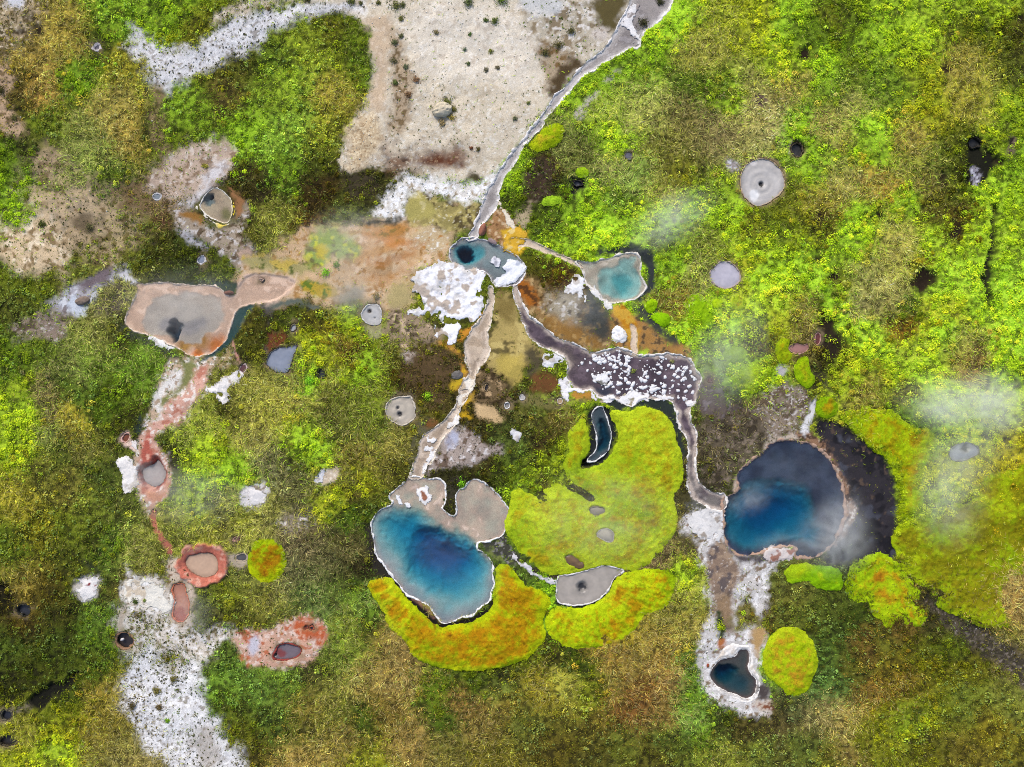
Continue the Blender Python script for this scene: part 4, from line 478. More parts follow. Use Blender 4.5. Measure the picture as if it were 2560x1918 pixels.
moss(T(2,1, 1120,300, 1180,220, 1240,260, 1300,330, 1330,420, 1290,470, 1220,440, 1160,480, 1120,400), 'knobbly bright lime moss patch between thorny brown grass and lavender pot', .35, .08, (166,212,24), (150,170,30), .16, w=.4)
moss(T(2,1, 1380,760, 1440,710, 1530,700, 1590,660, 1657,640, 1690,720, 1640,800, 1600,880, 1520,885, 1440,870, 1350,850), 'large lumpy lime shrubby mound east of the slate terrace', .5, .12, (158,196,24), (130,150,30), .2, w=.5)
moss(circ(2,1,1440,640,80,52,-10), 'smooth yellow green cushion above the lumpy mound east of slate terrace', .3, .1, (164,196,40), (150,170,40), .1, w=.4)
# ------------------------------------------------------------------ white mineral crust sheets
CR = []
def crust(pts, label, col=(238,238,240), var=(196,190,184), cov=.25, warp=.16, h=.05, holes=.0):
    CR.append(dict(shape=Shape(pts, warp), label=label, col=col, var=var, cov=cov, h=h, holes=holes))
crust(T(1,1, 1000,130, 1060,90, 1180,30, 1270,35, 1320,65, 1350,102, 1440,92, 1495,115, 1485,160, 1445,190, 1465,250, 1492,300, 1455,390, 1420,435, 1330,440, 1310,480, 1290,560, 1240,565, 1205,500, 1165,535, 1140,460, 1200,450, 1205,410, 1120,380, 1000,400, 960,390, 1060,330, 1080,260, 1020,235, 1030,190), 'largest bright white mineral crust, southwest of the small dark vent spring', (246,246,250), (186,172,158), .3, .2, .07, .35)
crust(T(2,1, 640,530, 655,470, 690,448, 740,480, 755,530, 720,565, 670,570), 'thick white mineral lump alone in orange algae south of the turquoise spring', (244,244,244), (214,208,200), .2, .06, .2)
crust(T(2,1, 400,110, 440,115, 465,150, 455,220, 495,285, 475,320, 435,255, 350,232, 338,200, 395,180), 'ragged white crust strip west of the turquoise spring', warp=.14, holes=.2)
crust(T(2,1, 500,205, 540,195, 560,240, 600,290, 645,310, 640,360, 610,340, 580,280, 530,255), 'white crust chain along the southwest edge of the turquoise spring', (236,234,230), warp=.14, h=.08, holes=.3)
crust(T(2,1, 185,640, 250,630, 340,640, 345,695, 290,700, 250,730, 200,705), 'white crust patch on the west bank of the slate terrace', (232,232,234), warp=.12, holes=.25)
crust(T(2,1, 290,800, 340,780, 375,815, 380,850, 450,870, 520,868, 550,930, 530,940, 500,885, 420,885, 340,885, 300,850), 'white crust border at the southwest corner of the slate terrace', (240,238,238), warp=.12, holes=.25)
crust(T(2,1, 320,890, 365,885, 378,930, 345,955), 'small white crust beside the round tan mud pot', (236,234,232), warp=.1)
crust(T(2,1, 545,790, 580,765, 600,780, 640,790, 665,835, 630,850, 600,840, 560,825), 'white crust islet in the middle of the slate terrace', (240,240,242), (120,118,110), .3, .2, .05, .45)
crust(T(2,1, 560,925, 600,915, 650,890, 700,930, 730,900, 760,870, 800,880, 830,895, 900,905, 960,910, 1040,905, 1050,935, 900,935, 830,925, 805,945, 790,975, 750,975, 720,965, 660,925, 610,945, 570,945), 'long ragged white crust along the south rim of the slate terrace above the moss', (238,236,236), (160,150,120), .2, .14, .05, .35)
crust(T(2,1, 1120,940, 1180,930, 1195,955, 1155,985, 1130,970), 'white crust corner where the slate terrace narrows to a channel', (236,234,234), warp=.1)
crust(T(1,1, 1510,20, 1545,-5, 1590,20, 1585,50, 1560,70, 1525,45), 'pale crust islet inside the small vent spring', (228,228,234), (170,170,180), .3, .06)
crust(T(2,1, -60,60, -20,20, 30,25, 85,55, 88,105, 50,150, 15,180, -60,200, -120,185, -70,130, -40,110), 'thick white crust on the east lip of the small vent spring', (240,242,248), (190,196,210), .25, .1, .12)
crust(T(1,1, 1540,140, 1600,150, 1657,190, 1590,200, 1545,190), 'low white crust on the south lip of the small vent spring', (226,226,232), warp=.08)
crust(T(1,1, 1030,1520, 1075,1480, 1110,1500, 1145,1560, 1110,1600, 1075,1610, 1055,1570), 'white ringed islet with red brown centre in the shallow of the blue spring', (240,238,236), (150,96,70), .0, .1, .09)
crust(T(1,1, 905,1550, 925,1555, 950,1600, 935,1615, 915,1585), 'little white crust spit in the beige shallows of the blue spring', (240,240,242), warp=.05)
crust(T(1,1, 960,1600, 985,1600, 995,1630, 970,1620), 'tiny white crust dot right of the little spit', (240,240,242), warp=.04)
crust(T(0,1, 945,505, 1040,538, 1150,592, 1105,612, 1010,578), 'bright white crust bank on the southwest side of the wide beige spring', (238,236,234), warp=.08)
crust(T(0,1, 1335,850, 1430,800, 1480,760, 1560,740, 1592,780, 1540,830, 1480,862, 1475,955, 1415,945, 1390,885, 1335,905), 'large lumpy white crust below the maroon vent', (232,228,224), (170,156,140), .35, .2, .06, .3)
crust(T(0,1, 750,1310, 800,1288, 860,1312, 880,1390, 885,1490, 830,1540, 790,1500, 800,1420, 758,1390), 'smooth white crust slab left of the red walled crater', (236,232,228), (210,202,192), .3, .12, .07)
crust(T(0,1, 845,1190, 885,1195, 895,1260, 860,1240), 'small white crust between the rusty pit and red crater', (234,226,222), warp=.08)
crust(T(0,2, 790,480, 850,450, 930,440, 1010,480, 1070,500, 1110,510, 1125,580, 1090,660, 1000,640, 900,620, 830,620, 790,560), 'cream white crust sheet left of the long rusty pool', (232,228,216), (204,190,168), .35, .2, .05, .3)
crust(T(0,2, 498,490, 540,432, 575,450, 590,430, 655,425, 625,480, 640,540, 590,560, 560,590, 515,570), 'isolated white crust with red cracks in green plants at left', (234,230,226), (130,40,40), .13, .15, .06, .35)
crust(T(1,1, 372,1470, 395,1410, 440,1380, 450,1410, 420,1450, 440,1475), 'small white crust on a beige bare patch in the lower left grass', (226,226,230), warp=.08)
crust(T(1,1, -40,1480, 20,1480, 80,1550, 50,1610, -20,1620, -40,1570), 'granular white crust blob in brown grass', (230,226,224), (170,160,150), .35, .18, .05, .3)
crust(T(2,1, -20,1140, 30,1120, 60,1150, 45,1210, 15,1190), 'pale grey crust among dark leaves west of the moss dome', (216,216,218), warp=.1)
crust(T(2,2, 1130,30, 1250,-10, 1368,0, 1378,90, 1372,170, 1290,205, 1220,190, 1150,110), 'white grey crust apron on the west side of the dark navy spring', (220,218,216), (160,150,138), .35, .25, .04, .35)
crust(T(2,2, 0,280, 40,310, 100,340, 140,390, 220,430, 290,440, 300,480, 270,480, 200,450, 120,410, 60,350, 0,320), 'narrow white crust strip leading to the pointed grey mud pool', (222,220,222), (150,146,146), .3, .1, .06)
crust(T(3,2, -40,245, 40,225, 120,228, 185,235, 170,290, 120,320, 30,330, -50,300), 'pale pink white crust on the south lip of the dark navy spring', (216,204,198), (160,110,90), .3, .15, .08)
crust(T(1,1, 1355,790, 1410,785, 1425,830, 1390,880, 1355,925, 1335,965, 1300,985, 1300,930, 1312,870, 1335,820), 'cream white crust across the narrow neck of the beige stream', (236,228,214), (196,176,150), .3, .12, .03, .4)
crust(T(1,1, 1300,1020, 1330,1050, 1320,1110, 1270,1100, 1230,1120, 1240,1075, 1280,1050), 'white lumpy crust where the beige stream bends east of the round mud pot', (238,234,228), (190,176,160), .3, .14, .06, .35)
crust(T(1,1, 1100,1180, 1140,1165, 1165,1185, 1150,1215, 1110,1212), 'white knob in the middle of the beige stream above the blue spring', (238,236,234), (150,150,150), .25, .08, .05, .2)
crust(T(1,1, 1075,1255, 1110,1225, 1160,1240, 1180,1265, 1150,1310, 1110,1350, 1085,1400, 1068,1410, 1085,1350, 1120,1300, 1130,1265), 'broken white crust string along the east side of the stream into the blue spring', (240,238,236), (176,160,146), .25, .1, .05, .4)
crust(T(2,0, 690,150, 740,70, 790,20, 830,10, 800,80, 770,130, 800,180, 830,230, 825,310, 790,290, 770,210, 735,180), 'white crust fringe in the forked upper end of the northern stream', (228,226,226), (150,140,136), .3, .15, .04, .4)
crust(T(1,0, 1560,1300, 1590,1330, 1640,1400, 1680,1470, 1700,1530, 1650,1480, 1600,1390), 'thin white crust thread running down to the yellow patch', (234,222,200), (200,180,150), .3, .1, .05)
crust(T(1,0, 1600,1540, 1640,1480, 1700,1460, 1760,1520, 1740,1560, 1690,1600, 1680,1680, 1640,1640, 1610,1600), 'bright yellow mineral crust east of the small vent spring', (216,170,40), (222,196,120), .35, .15, .06)
# thick rims as shapes of their own
yell_rim = Shape(T(0,0, 1248,1352, 1280,1300, 1340,1218, 1385,1182, 1440,1215, 1490,1258, 1535,1300, 1530,1360, 1525,1425, 1485,1475, 1412,1505, 1380,1455, 1310,1405), .06)
tri_rim = Shape(T(2,2, 1355,870, 1400,845, 1440,835, 1500,860, 1545,845, 1582,940, 1572,1000, 1628,1090, 1612,1190, 1590,1232, 1510,1262, 1420,1222, 1330,1182, 1258,1112, 1248,1058, 1290,990, 1335,915), .06)
# ------------------------------------------------------------------ heights and exclusion
SMO = np.ones((NY, NX))
H0 = .35*nz(XX, YY, 9, 201, 3) + .10*nz(XX, YY, 1.6, 205, 3)
FL = np.ones((NY, NX)); BED = np.zeros((NY, NX)); 
def sd_on(sh, m):
    w = window(sh.bb, m); return w, sh(XX[w], YY[w])
rough = (.09*nz(XX, YY, .6, 210, 3)+.06*nz(XX, YY, .25, 212, 2))*np.clip(V, .0, 1) + .012*nz(XX, YY, .5, 213, 3) + .008*nz(XX, YY, .16, 214, 2)
HB = None
for f in FEAT:
    w, d = sd_on(f['shape'], 2.6); f['w'] = w; f['d'] = d
    FL[w] = np.minimum(FL[w], ss(.15, 2.5, d)); V[w] *= ss(-.02, .12, d); D[w] *= ss(0, .1, d); G[w] *= ss(0, .1, d)
H = H0*FL + rough*(.25+.75*FL) - CARVE
for f in FEAT:
    w, d = f['w'], f['d']; x, y = XX[w], YY[w]
    if f['kind'] in ('pool', 'stream'):
        bed = np.broadcast_to(alb(f['bed']), x.shape+(3,)).copy()
        bed = mix(bed, alb(f['bedvar']), ss(.35, .75, fbm(x, y, .9, 301, 4))[..., None])
        for (p, r, c) in f.get('spots', ()):
            q = ss(r*1.25, r*.2, np.hypot(x-p[0], y-p[1]) + .4*r*nz(x, y, .5, 309, 4)); bed = mix(bed, alb(c), q[..., None])
        dep = .55*f['shelf']*ss(0, .25, -d) + .03*nz(x, y, .5, 303, 3)*ss(0, .3, -d)
        if f['kind'] == 'stream':
            bed = mix(bed, alb(f.get('edge', (218,202,184))), (.85*ss(-f.get('ew', .5), -.03, d + .18*nz(x, y, .6, 302, 3)))[..., None])
            bed = bed*(1+.10*nz(x*.35+y*.5, x*.5-y*.35, .22, 304, 3))[..., None]
        for (P, dd, so, c) in f.get('deep', ()):
            q = Shape(P, f.get('dw', .14))(x, y); m = ss(so*.5, -so, q + .2*so*nz(x, y, .8, 305, 4)); dep = dep + .82*dd*m
            bed = mix(bed, alb(c)*(1+f.get('cloud', .14)*nz(x, y, .8, 307, 4))[..., None], ss(so*.4, -so*.5, q)[..., None])
        ins = ss(.08, -.04, d)
        SMO[w] *= 1-.9*ins; H[w] = mix(H[w], WL-dep, ins); COL[w] = mix(COL[w], bed, ss(.06, -.02, d)[..., None])
    else:
        wl = f.get('wall')
        if wl:
            q = ss(wl[0], wl[0]-.25, d + .42*wl[0]*nz(x, y, .9, 311, 4)); H[w] = mix(H[w], f['lvl']+.1+d*.6, q*ss(-.2, 0, d))
            cc = alb(wl[1])*(1+.3*nz(x, y, .3, 313, 3))[..., None]; cc = mix(cc, alb((212,164,142)), (.7*ss(.1, .45, d)*ss(.55, .4, fbm(x, y, .5, 317, 3)))[..., None])
            cc = mix(cc, alb((214,160,140)), ss(.55, .7, fbm(x, y, .35, 315, 3))[..., None]); COL[w] = mix(COL[w], cc, q[..., None]); V[w] *= 1-q
        if not wl and 'moss' not in f['label']:     # scalded, trampled margin
            q = .75*ss(.42, -.05, d + .3*nz(x, y, .45, 319, 4)); COL[w] = mix(COL[w], alb((132,116,88))*(1+.25*nz(x, y, .25, 321, 3))[..., None], q[..., None]); V[w] *= 1-.8*q
        H[w] = np.where(d < .1, np.minimum(H[w], mix(H[w], f['lvl']-.25, ss(.1, -.05, d))), H[w])
        COL[w] = mix(COL[w], alb(np.array(f['col'])*.8), ss(.05, 0, d)[..., None])
for k in MO + CR:
    w, d = sd_on(k['shape'], .5); V[w] *= ss(-.05, .06, d) if k.get('warp', 0) < .15 else np.maximum(ss(-.9, .1, d + .4*nz(XX[w], YY[w], .7, 541, 3)), .12); D[w] *= ss(0, .1, d); G[w] *= ss(0, .1, d)
for sh in (yell_rim, tri_rim):
    w, d = sd_on(sh, .5); V[w] *= ss(0, .1, d); G[w] *= ss(0, .1, d); D[w] *= ss(0, .1, d)
# ------------------------------------------------------------------ materials
def newmat(name):
    m = bpy.data.materials.new(name); m.use_nodes = True; nt = m.node_tree
    return m, nt, nt.nodes['Principled BSDF'], nt.nodes['Material Output']
def surf(name, rough=.9, nscale=22., namt=.35, bscale=30., bump=.02, bstr=.5, spec=.25, vor=False):
    m, nt, b, out = newmat(name); N = nt.nodes; L = nt.links
    at = N.new('ShaderNodeAttribute'); at.attribute_name = 'Col'
    tc = N.new('ShaderNodeTexCoord')
    n1 = N.new('ShaderNodeTexNoise'); n1.inputs['Scale'].default_value = nscale; n1.inputs['Detail'].default_value = 3
    L.new(tc.outputs['Object'], n1.inputs['Vector'])
    mr = N.new('ShaderNodeMapRange'); mr.inputs[1].default_value = .25; mr.inputs[2].default_value = .75
    mr.inputs[3].default_value = 1-namt; mr.inputs[4].default_value = 1+namt; L.new(n1.outputs[0], mr.inputs[0])
    mx = N.new('ShaderNodeVectorMath'); mx.operation = 'SCALE'; L.new(at.outputs['Color'], mx.inputs[0]); L.new(mr.outputs[0], mx.inputs['Scale'])
    L.new(mx.outputs[0], b.inputs['Base Color'])
    n2 = N.new('ShaderNodeTexVoronoi' if vor else 'ShaderNodeTexNoise'); n2.inputs['Scale'].default_value = bscale
    L.new(tc.outputs['Object'], n2.inputs['Vector'])
    bp = N.new('ShaderNodeBump'); bp.inputs['Distance'].default_value = bump; bp.inputs['Strength'].default_value = bstr
    ml = N.new('ShaderNodeMath'); ml.operation = 'MULTIPLY'; ml.inputs[1].default_value = bstr; L.new(at.outputs['Alpha'], ml.inputs[0]); L.new(ml.outputs[0], bp.inputs['Strength'])
    L.new(n2.outputs[0], bp.inputs['Height']); L.new(bp.outputs[0], b.inputs['Normal'])
    b.inputs['Roughness'].default_value = rough; b.inputs['Specular IOR Level'].default_value = spec
    return m
M_ground = surf('earth', .95, 20, .28, 26, .03, .6, .15)
M_moss = surf('moss', 1., 26, .3, 24, .05, .8, .05)
M_crust = surf('mineral_crust', .8, 18, .1, 16, .04, .6, .3)
M_mud = surf('wet_mud', .38, 6, .06, 9, .015, .4, .4)
M_rock = surf('rock', .9, 9, .2, 8, .03, .6, .15)
def leafmat(name, rough=.8, spec=.06, trans=.3):
    m, nt, b, out = newmat(name); N = nt.nodes; L = nt.links
    at = N.new('ShaderNodeAttribute'); at.attribute_name = 'Col'; L.new(at.outputs['Color'], b.inputs['Base Color'])
    b.inputs['Roughness'].default_value = rough; b.inputs['Specular IOR Level'].default_value = spec
    if trans:
        tr = N.new('ShaderNodeBsdfTranslucent'); L.new(at.outputs['Color'], tr.inputs['Color']); ms = N.new('ShaderNodeMixShader'); ms.inputs[0].default_value = trans
        L.new(b.outputs[0], ms.inputs[1]); L.new(tr.outputs[0], ms.inputs[2]); L.new(ms.outputs[0], out.inputs['Surface'])
    return m
M_grass = leafmat('grass_blade'); M_leaf = leafmat('leaf', .6, .15)
def watermat(name, col, dens, rough=.04, bs=3.):
    m, nt, b, out = newmat(name); N = nt.nodes; L = nt.links; N.remove(b)
    tr = N.new('ShaderNodeBsdfTransparent'); gl = N.new('ShaderNodeBsdfGlossy'); gl.inputs['Roughness'].default_value = rough
    fr = N.new('ShaderNodeFresnel'); fr.inputs['IOR'].default_value = 1.33; ms = N.new('ShaderNodeMixShader')
    tc = N.new('ShaderNodeTexCoord'); n = N.new('ShaderNodeTexNoise'); n.inputs['Scale'].default_value = bs; n.inputs['Detail'].default_value = 4; L.new(tc.outputs['Object'], n.inputs['Vector'])
    bp = N.new('ShaderNodeBump'); bp.inputs['Distance'].default_value = .03; bp.inputs['Strength'].default_value = .35; L.new(n.outputs[0], bp.inputs['Height'])
    L.new(bp.outputs[0], gl.inputs['Normal']); L.new(bp.outputs[0], fr.inputs['Normal'])
    L.new(fr.outputs[0], ms.inputs[0]); L.new(tr.outputs[0], ms.inputs[1]); L.new(gl.outputs[0], ms.inputs[2]); L.new(ms.outputs[0], out.inputs['Surface'])
    va = N.new('ShaderNodeVolumeAbsorption'); va.inputs['Color'].default_value = (*col, 1); va.inputs['Density'].default_value = dens
    L.new(va.outputs[0], out.inputs['Volume'])
    return m
M_water = watermat('spring_water', (0, .80, .91), 2.8)
M_shallow = watermat('clouded_water', (.45, .7, .78), .5)
M_stream = watermat('stream_water', (.4, .65, .72), .35, .12, 6.)
# ------------------------------------------------------------------ mesh helpers
def mesh(name, co, faces4=None, faces3=None, col=None, mat=None, parent=None, smooth=True, loc=None, mats=None):
    me = bpy.data.meshes.new(name)
    co = np.asarray(co, np.float32)
    if loc is not None: co = co - np.asarray(loc, np.float32)
    f4 = np.zeros((0, 4), np.int32) if faces4 is None else np.asarray(faces4, np.int32)
    f3 = np.zeros((0, 3), np.int32) if faces3 is None else np.asarray(faces3, np.int32)
    me.vertices.add(len(co)); me.vertices.foreach_set('co', co.ravel())
    nl = f4.size+f3.size; me.loops.add(nl); me.loops.foreach_set('vertex_index', np.concatenate([f4.ravel(), f3.ravel()]).astype(np.int32))
    npoly = len(f4)+len(f3); me.polygons.add(npoly)
    st = np.concatenate([np.arange(len(f4))*4, f4.size+np.arange(len(f3))*3]).astype(np.int32)
    me.polygons.foreach_set('loop_start', st)
    me.update(calc_edges=True)
    if col is not None:
        a = me.color_attributes.new('Col', 'FLOAT_COLOR', 'POINT'); c = np.ones((len(co), 4), np.float32); c[:, :col.shape[1]] = col; a.data.foreach_set('color', c.ravel())
    if smooth: me.polygons.foreach_set('use_smooth', np.ones(npoly, bool))
    me.validate()
    if mat: me.materials.append(mat)
    o = bpy.data.objects.new(name, me); C.objects.link(o)
    if parent is not None: o.parent = parent
    elif loc is not None: o.location = loc
    return o
def tag(o, label=None, cat=None, group=None, kind=None):
    if label: o['label'] = label
    if cat: o['category'] = cat
    if group: o['group'] = group
    if kind: o['kind'] = kind
    return o
def empty(name, loc):
    o = bpy.data.objects.new(name, None); o.empty_display_size = .3; C.objects.link(o); o.location = tuple(float(v) for v in loc); return o
def patch(name, sdf, bb, step, ztop, zbot, colf, mat, parent=None, loc=None, closed=False, edge=True, mask=None):
    """sheet of ground cut to a signed-distance outline, with side walls"""
    x = np.arange(bb[0]-step, bb[1]+step*2, step); y = np.arange(bb[2]-step, bb[3]+step*2, step)
    X, Y = np.meshgrid(x, y); d = sdf(X, Y)
    ny, nx = X.shape
    q = np.minimum(np.minimum(d[:-1, :-1], d[1:, :-1]), np.minimum(d[:-1, 1:], d[1:, 1:])) < 0
    if not q.any(): return None
    if edge:
        gy, gx = np.gradient(d, step); g = np.sqrt(gx*gx+gy*gy)+1e-6; gx /= g; gy /= g
        o = (d > 0) & (d < 2*step); X = X - np.where(o, gx*d, 0); Y = Y - np.where(o, gy*d, 0)
    Z = ztop(X, Y, np.minimum(d, 0))
    I = np.arange(ny*nx).reshape(ny, nx)
    f = np.stack([I[:-1, :-1][q], I[:-1, 1:][q], I[1:, 1:][q], I[1:, :-1][q]], 1)
    used = np.unique(f); rm = np.full(ny*nx, -1); rm[used] = np.arange(len(used)); f = rm[f]
    co = np.stack([X.ravel()[used], Y.ravel()[used], Z.ravel()[used]], 1); dd = d.ravel()[used]
    cl = colf(co[:, 0], co[:, 1], dd) if colf else None
    e = np.concatenate([f[:, [0, 1]], f[:, [1, 2]], f[:, [2, 3]], f[:, [3, 0]]]); n = len(co)
    key = e[:, 0].astype(np.int64)*n+e[:, 1]; rev = e[:, 1].astype(np.int64)*n+e[:, 0]
    be = e[~np.isin(key, rev)]
    if closed:
        lo = co.copy(); lo[:, 2] = zbot
        F4 = np.concatenate([f, f[:, ::-1]+n, np.stack([be[:, 1], be[:, 0], be[:, 0]+n, be[:, 1]+n], 1)])
        co = np.concatenate([co, lo]); cl = None if cl is None else np.concatenate([cl, cl])
    else:
        bv = np.unique(be); bm = np.full(n, -1); bm[bv] = np.arange(len(bv))+n
        lo = co[bv].copy(); lo[:, 2] = zbot(lo[:, 0], lo[:, 1]) if callable(zbot) else zbot
        F4 = np.concatenate([f, np.stack([be[:, 1], be[:, 0], bm[be[:, 0]], bm[be[:, 1]]], 1)])
        co = np.concatenate([co, lo]); cl = None if cl is None else np.concatenate([cl, cl[bv]])
    return mesh(name, co, F4, col=cl, mat=mat, parent=parent, loc=loc, smooth=not closed)
Hs = lambda x, y: samp(H, x, y)
HT = H.copy()          # top of whatever plants root in
# ------------------------------------------------------------------ ground
I = np.arange(NX*NY).reshape(NY, NX)
gf = np.stack([I[:-1, :-1].ravel(), I[:-1, 1:].ravel(), I[1:, 1:].ravel(), I[1:, :-1].ravel()], 1)
g = mesh('ground', np.stack([XX.ravel(), YY.ravel(), H.ravel()], 1), gf, col=np.concatenate([np.clip(COL, 0.002, .85).reshape(-1, 3), SMO.reshape(-1, 1)], 1), mat=M_ground); tag(g, kind='structure')
# ------------------------------------------------------------------ pools, streams, mud
def rim_of(sh, wd, rgb, parent, loc, name='rim', top=.07, seed=0, base=WL, gate=.0, no=None):
    def sd(x, y):
        d = sh(x, y)
        if no: d = d + 9*(np.hypot(x-no[0][0], y-no[0][1]) < no[1])
        return np.abs(d-wd*.25) - wd*(.16+1.5*np.clip(fbm(x, y, .35, 401+seed, 3)-.3-gate, 0, .6))
    z = lambda x, y, d: np.maximum(base+.03, Hs(x, y)*.4+base*.3) + top*ss(0, wd*.6, -d) + .02*nz(x, y, .12, 405, 2)
    c = lambda x, y, d: mix(np.broadcast_to(alb(rgb), (len(x), 3)), alb(np.array(rgb)*.72), (.8*ss(.62, .8, fbm(x, y, .25, 409, 3)))[:, None])
    m = .15+wd; bb = sh.bb
    return patch(name, sd, (bb[0]-m, bb[1]+m, bb[2]-m, bb[3]+m), .045, z, base-.15, c, M_crust, parent, loc)
lv = 0
for k, f in enumerate(FEAT):
    sh = f['shape']; c0 = sh.c; loc = (c0[0], c0[1], 0)
    if f['kind'] in ('pool', 'stream'):
        lv += .0013; lev = WL - f.get('lv', 0) - lv
        deepest = -5. if f.get('deep') else -.8
        if f['kind'] == 'pool':
            r = empty(f['name'], loc); tag(r, f['label'], 'hot spring')
            patch('water', lambda x, y, s=sh: s(x, y)-.04, sh.bb, .08, lambda x, y, d, l=lev: np.full(x.shape, l), deepest, None, M_shallow if f.get('pale') else M_water, r, loc, closed=True)
        else:
            r = patch('stream', lambda x, y, s=sh: s(x, y)-.04, sh.bb, .08, lambda x, y, d, l=lev: np.full(x.shape, l), deepest, None, M_stream, None, loc, closed=True); tag(r, kind='structure')
        if f['rimw']: rim_of(sh, f['rimw'], f['rimc'], r, loc, seed=k, no=f.get('noedge'))
        f['root'] = r
    else:
        r = empty(f['name'], loc); tag(r, f['label'], {'mud_pot': 'mud pot', 'mud_crater': 'mud crater', 'steam_vent': 'steam vent', 'mud_patch': 'mud patch'}[f['name']])
        hb = float(f['lvl']) if f['dome'] == 0 else None
        def zt(x, y, d, f=f):
            b = f['lvl'] if f['dome'] == 0 else Hs(x, y)*0+f['lvl']
            z = b + f['dome']*ss(0, .5, -d) + .02*nz(x, y, .5, 421, 3)
            for (p, rr, dp, rot) in f['vents']:
                q = np.hypot(x-p[0], y-p[1]); z = z - dp*ss(rr, rr*.3, q) + f['rings']*.03*np.cos(q*16)*np.exp(-q*1.6)*ss(rr*.8, rr*1.4, q)
            return z
        def cf(x, y, d, f=f):
            c = np.broadcast_to(alb(f['col']), (len(x), 3))*(1+f['var']*nz(x, y, .6, 431, 4))[:, None]
            c = mix(c, alb(np.array(f['col'])*.82), (.6*ss(-.3, 0, d + .1*nz(x, y, .3, 433, 3)))[:, None])
            if f['rings']:
                for (p, rr, dp, rot) in f['vents'][:1] or [(f['shape'].c, .2, 0, 0)]:
                    q = np.hypot(x-p[0], y-p[1]) + .12*nz(x, y, .5, 437, 3); c = c*(1+.10*f['rings']*np.sin(q*9))[:, None]
            for (p, rr, cc) in f['spots']:
                c = mix(c, alb(cc), ss(rr*1.2, rr*.5, np.hypot(x-p[0], y-p[1])+.5*rr*nz(x, y, .3, 439, 3))[:, None])
            for (p, rr, dp, rot) in f['vents']:
                q = np.hypot(x-p[0], y-p[1]) + rr*.3*nz(x, y, .2, 441, 2); c = mix(c, alb((112,108,104)), (.7*ss(rr*1.2, rr*.7, q))[:, None]); c = mix(c, alb((44,44,46)), ss(rr*.62, rr*.45, q)[:, None])
            return c
        on_mound = 'moss dome' in f['label']
        f['onm'] = on_mound
        if on_mound: f['def'] = (zt, cf, r, loc)     # placed after the dome is known
        else:
            patch('mud', lambda x, y, s=sh: s(x, y)-.03, sh.bb, .06, zt, f['lvl']-.3, cf, M_mud, r, loc)
            if f['rimw']: rim_of(sh, f['rimw'], f['rimc'], r, loc, top=.08, seed=k, base=max(f['lvl'], -.12), gate=-.06)
# thick rims
def thick(outer, inner, root, col, loc):
    sd = lambda x, y: np.maximum(outer(x, y), -inner(x, y)-.02)
    z = lambda x, y, d: np.maximum(WL+.02, 0) + .12*ss(0, .3, -d) + .03*nz(x, y, .2, 451, 3) - .06
    patch('rim', sd, outer.bb, .05, z, -.35, col, M_crust, root, loc)
yp = T(0,0,1520,1370)[0]; yq = T(0,0,1440,1470)[0]
def ycol(x, y, d):
    c = np.broadcast_to(alb((226,218,202)), (len(x), 3)); t = ss(.75, .2, np.hypot((x-yp[0])*1.2, (y-yp[1])*.55)+.2*nz(x, y, .3, 461, 3)); t = np.maximum(t, .85*ss(.7, .2, np.hypot(x-yq[0], y-yq[1])+.2*nz(x, y, .25, 463, 3)))
    return mix(mix(c, alb((226,200,30)), t[:, None]), alb((236,232,224)), ss(-.1, -.02, d)[:, None]*.7)
thick(yell_rim, yell['shape'], yell['root'], ycol, (*yell['shape'].c, 0))
thick(tri_rim, tri['shape'], tri['root'], lambda x, y, d: mix(np.broadcast_to(alb((240,236,230)), (len(x), 3)), alb((205,192,176)), (.8*ss(.45, .7, fbm(x, y, .3, 465, 3)))[:, None]), (*tri['shape'].c, 0))
# ------------------------------------------------------------------ moss mounds
def flakes(x, y, z, size, nrm, col, asp=.6):
    """diamond leaves centred at xyz facing nrm"""
    n = len(x); c = np.stack([x, y, z], 1); t = RNG.normal(size=(n, 3)); t -= nrm*(t*nrm).sum(1, keepdims=True); t /= np.linalg.norm(t, axis=1, keepdims=True)+1e-9
    b = np.cross(nrm, t); s = size[:, None]
    v = np.stack([c+t*s, c+b*s*asp+nrm*s*.12, c-t*s*.9, c-b*s*asp+nrm*s*.12], 1).reshape(-1, 3)
    f = np.arange(4*n).reshape(n, 4)
    return v, f, np.repeat(col, 4, 0)
MOBJ = []
def ribs(k, x, y):
    px, py = k['rib']; r = np.hypot(x-px, y-py); a = np.arctan2(y-py, x-px)
    return nz(np.cos(a)*9+2.5*np.cos(3*a), np.sin(a)*9+r*.18, .8, 531, 3)
def moss_z(k):
    def z(x, y, d):
        base = Hs(x, y)*.6
        dome = .55*k['h']*(1-np.exp(d/k['w']*1.1))
        b = k['bump']*.55*(.09*nz(x, y, .75, 501, 4) + .06*nz(x, y, .3, 503, 3) + .03*nz(x, y, .13, 505, 2))
        if k['rib'] is not None: b = b + .07*ribs(k, x, y)*ss(0, .5, -d)
        return base + .03 + dome + b*ss(0, .35, -d)
    return z
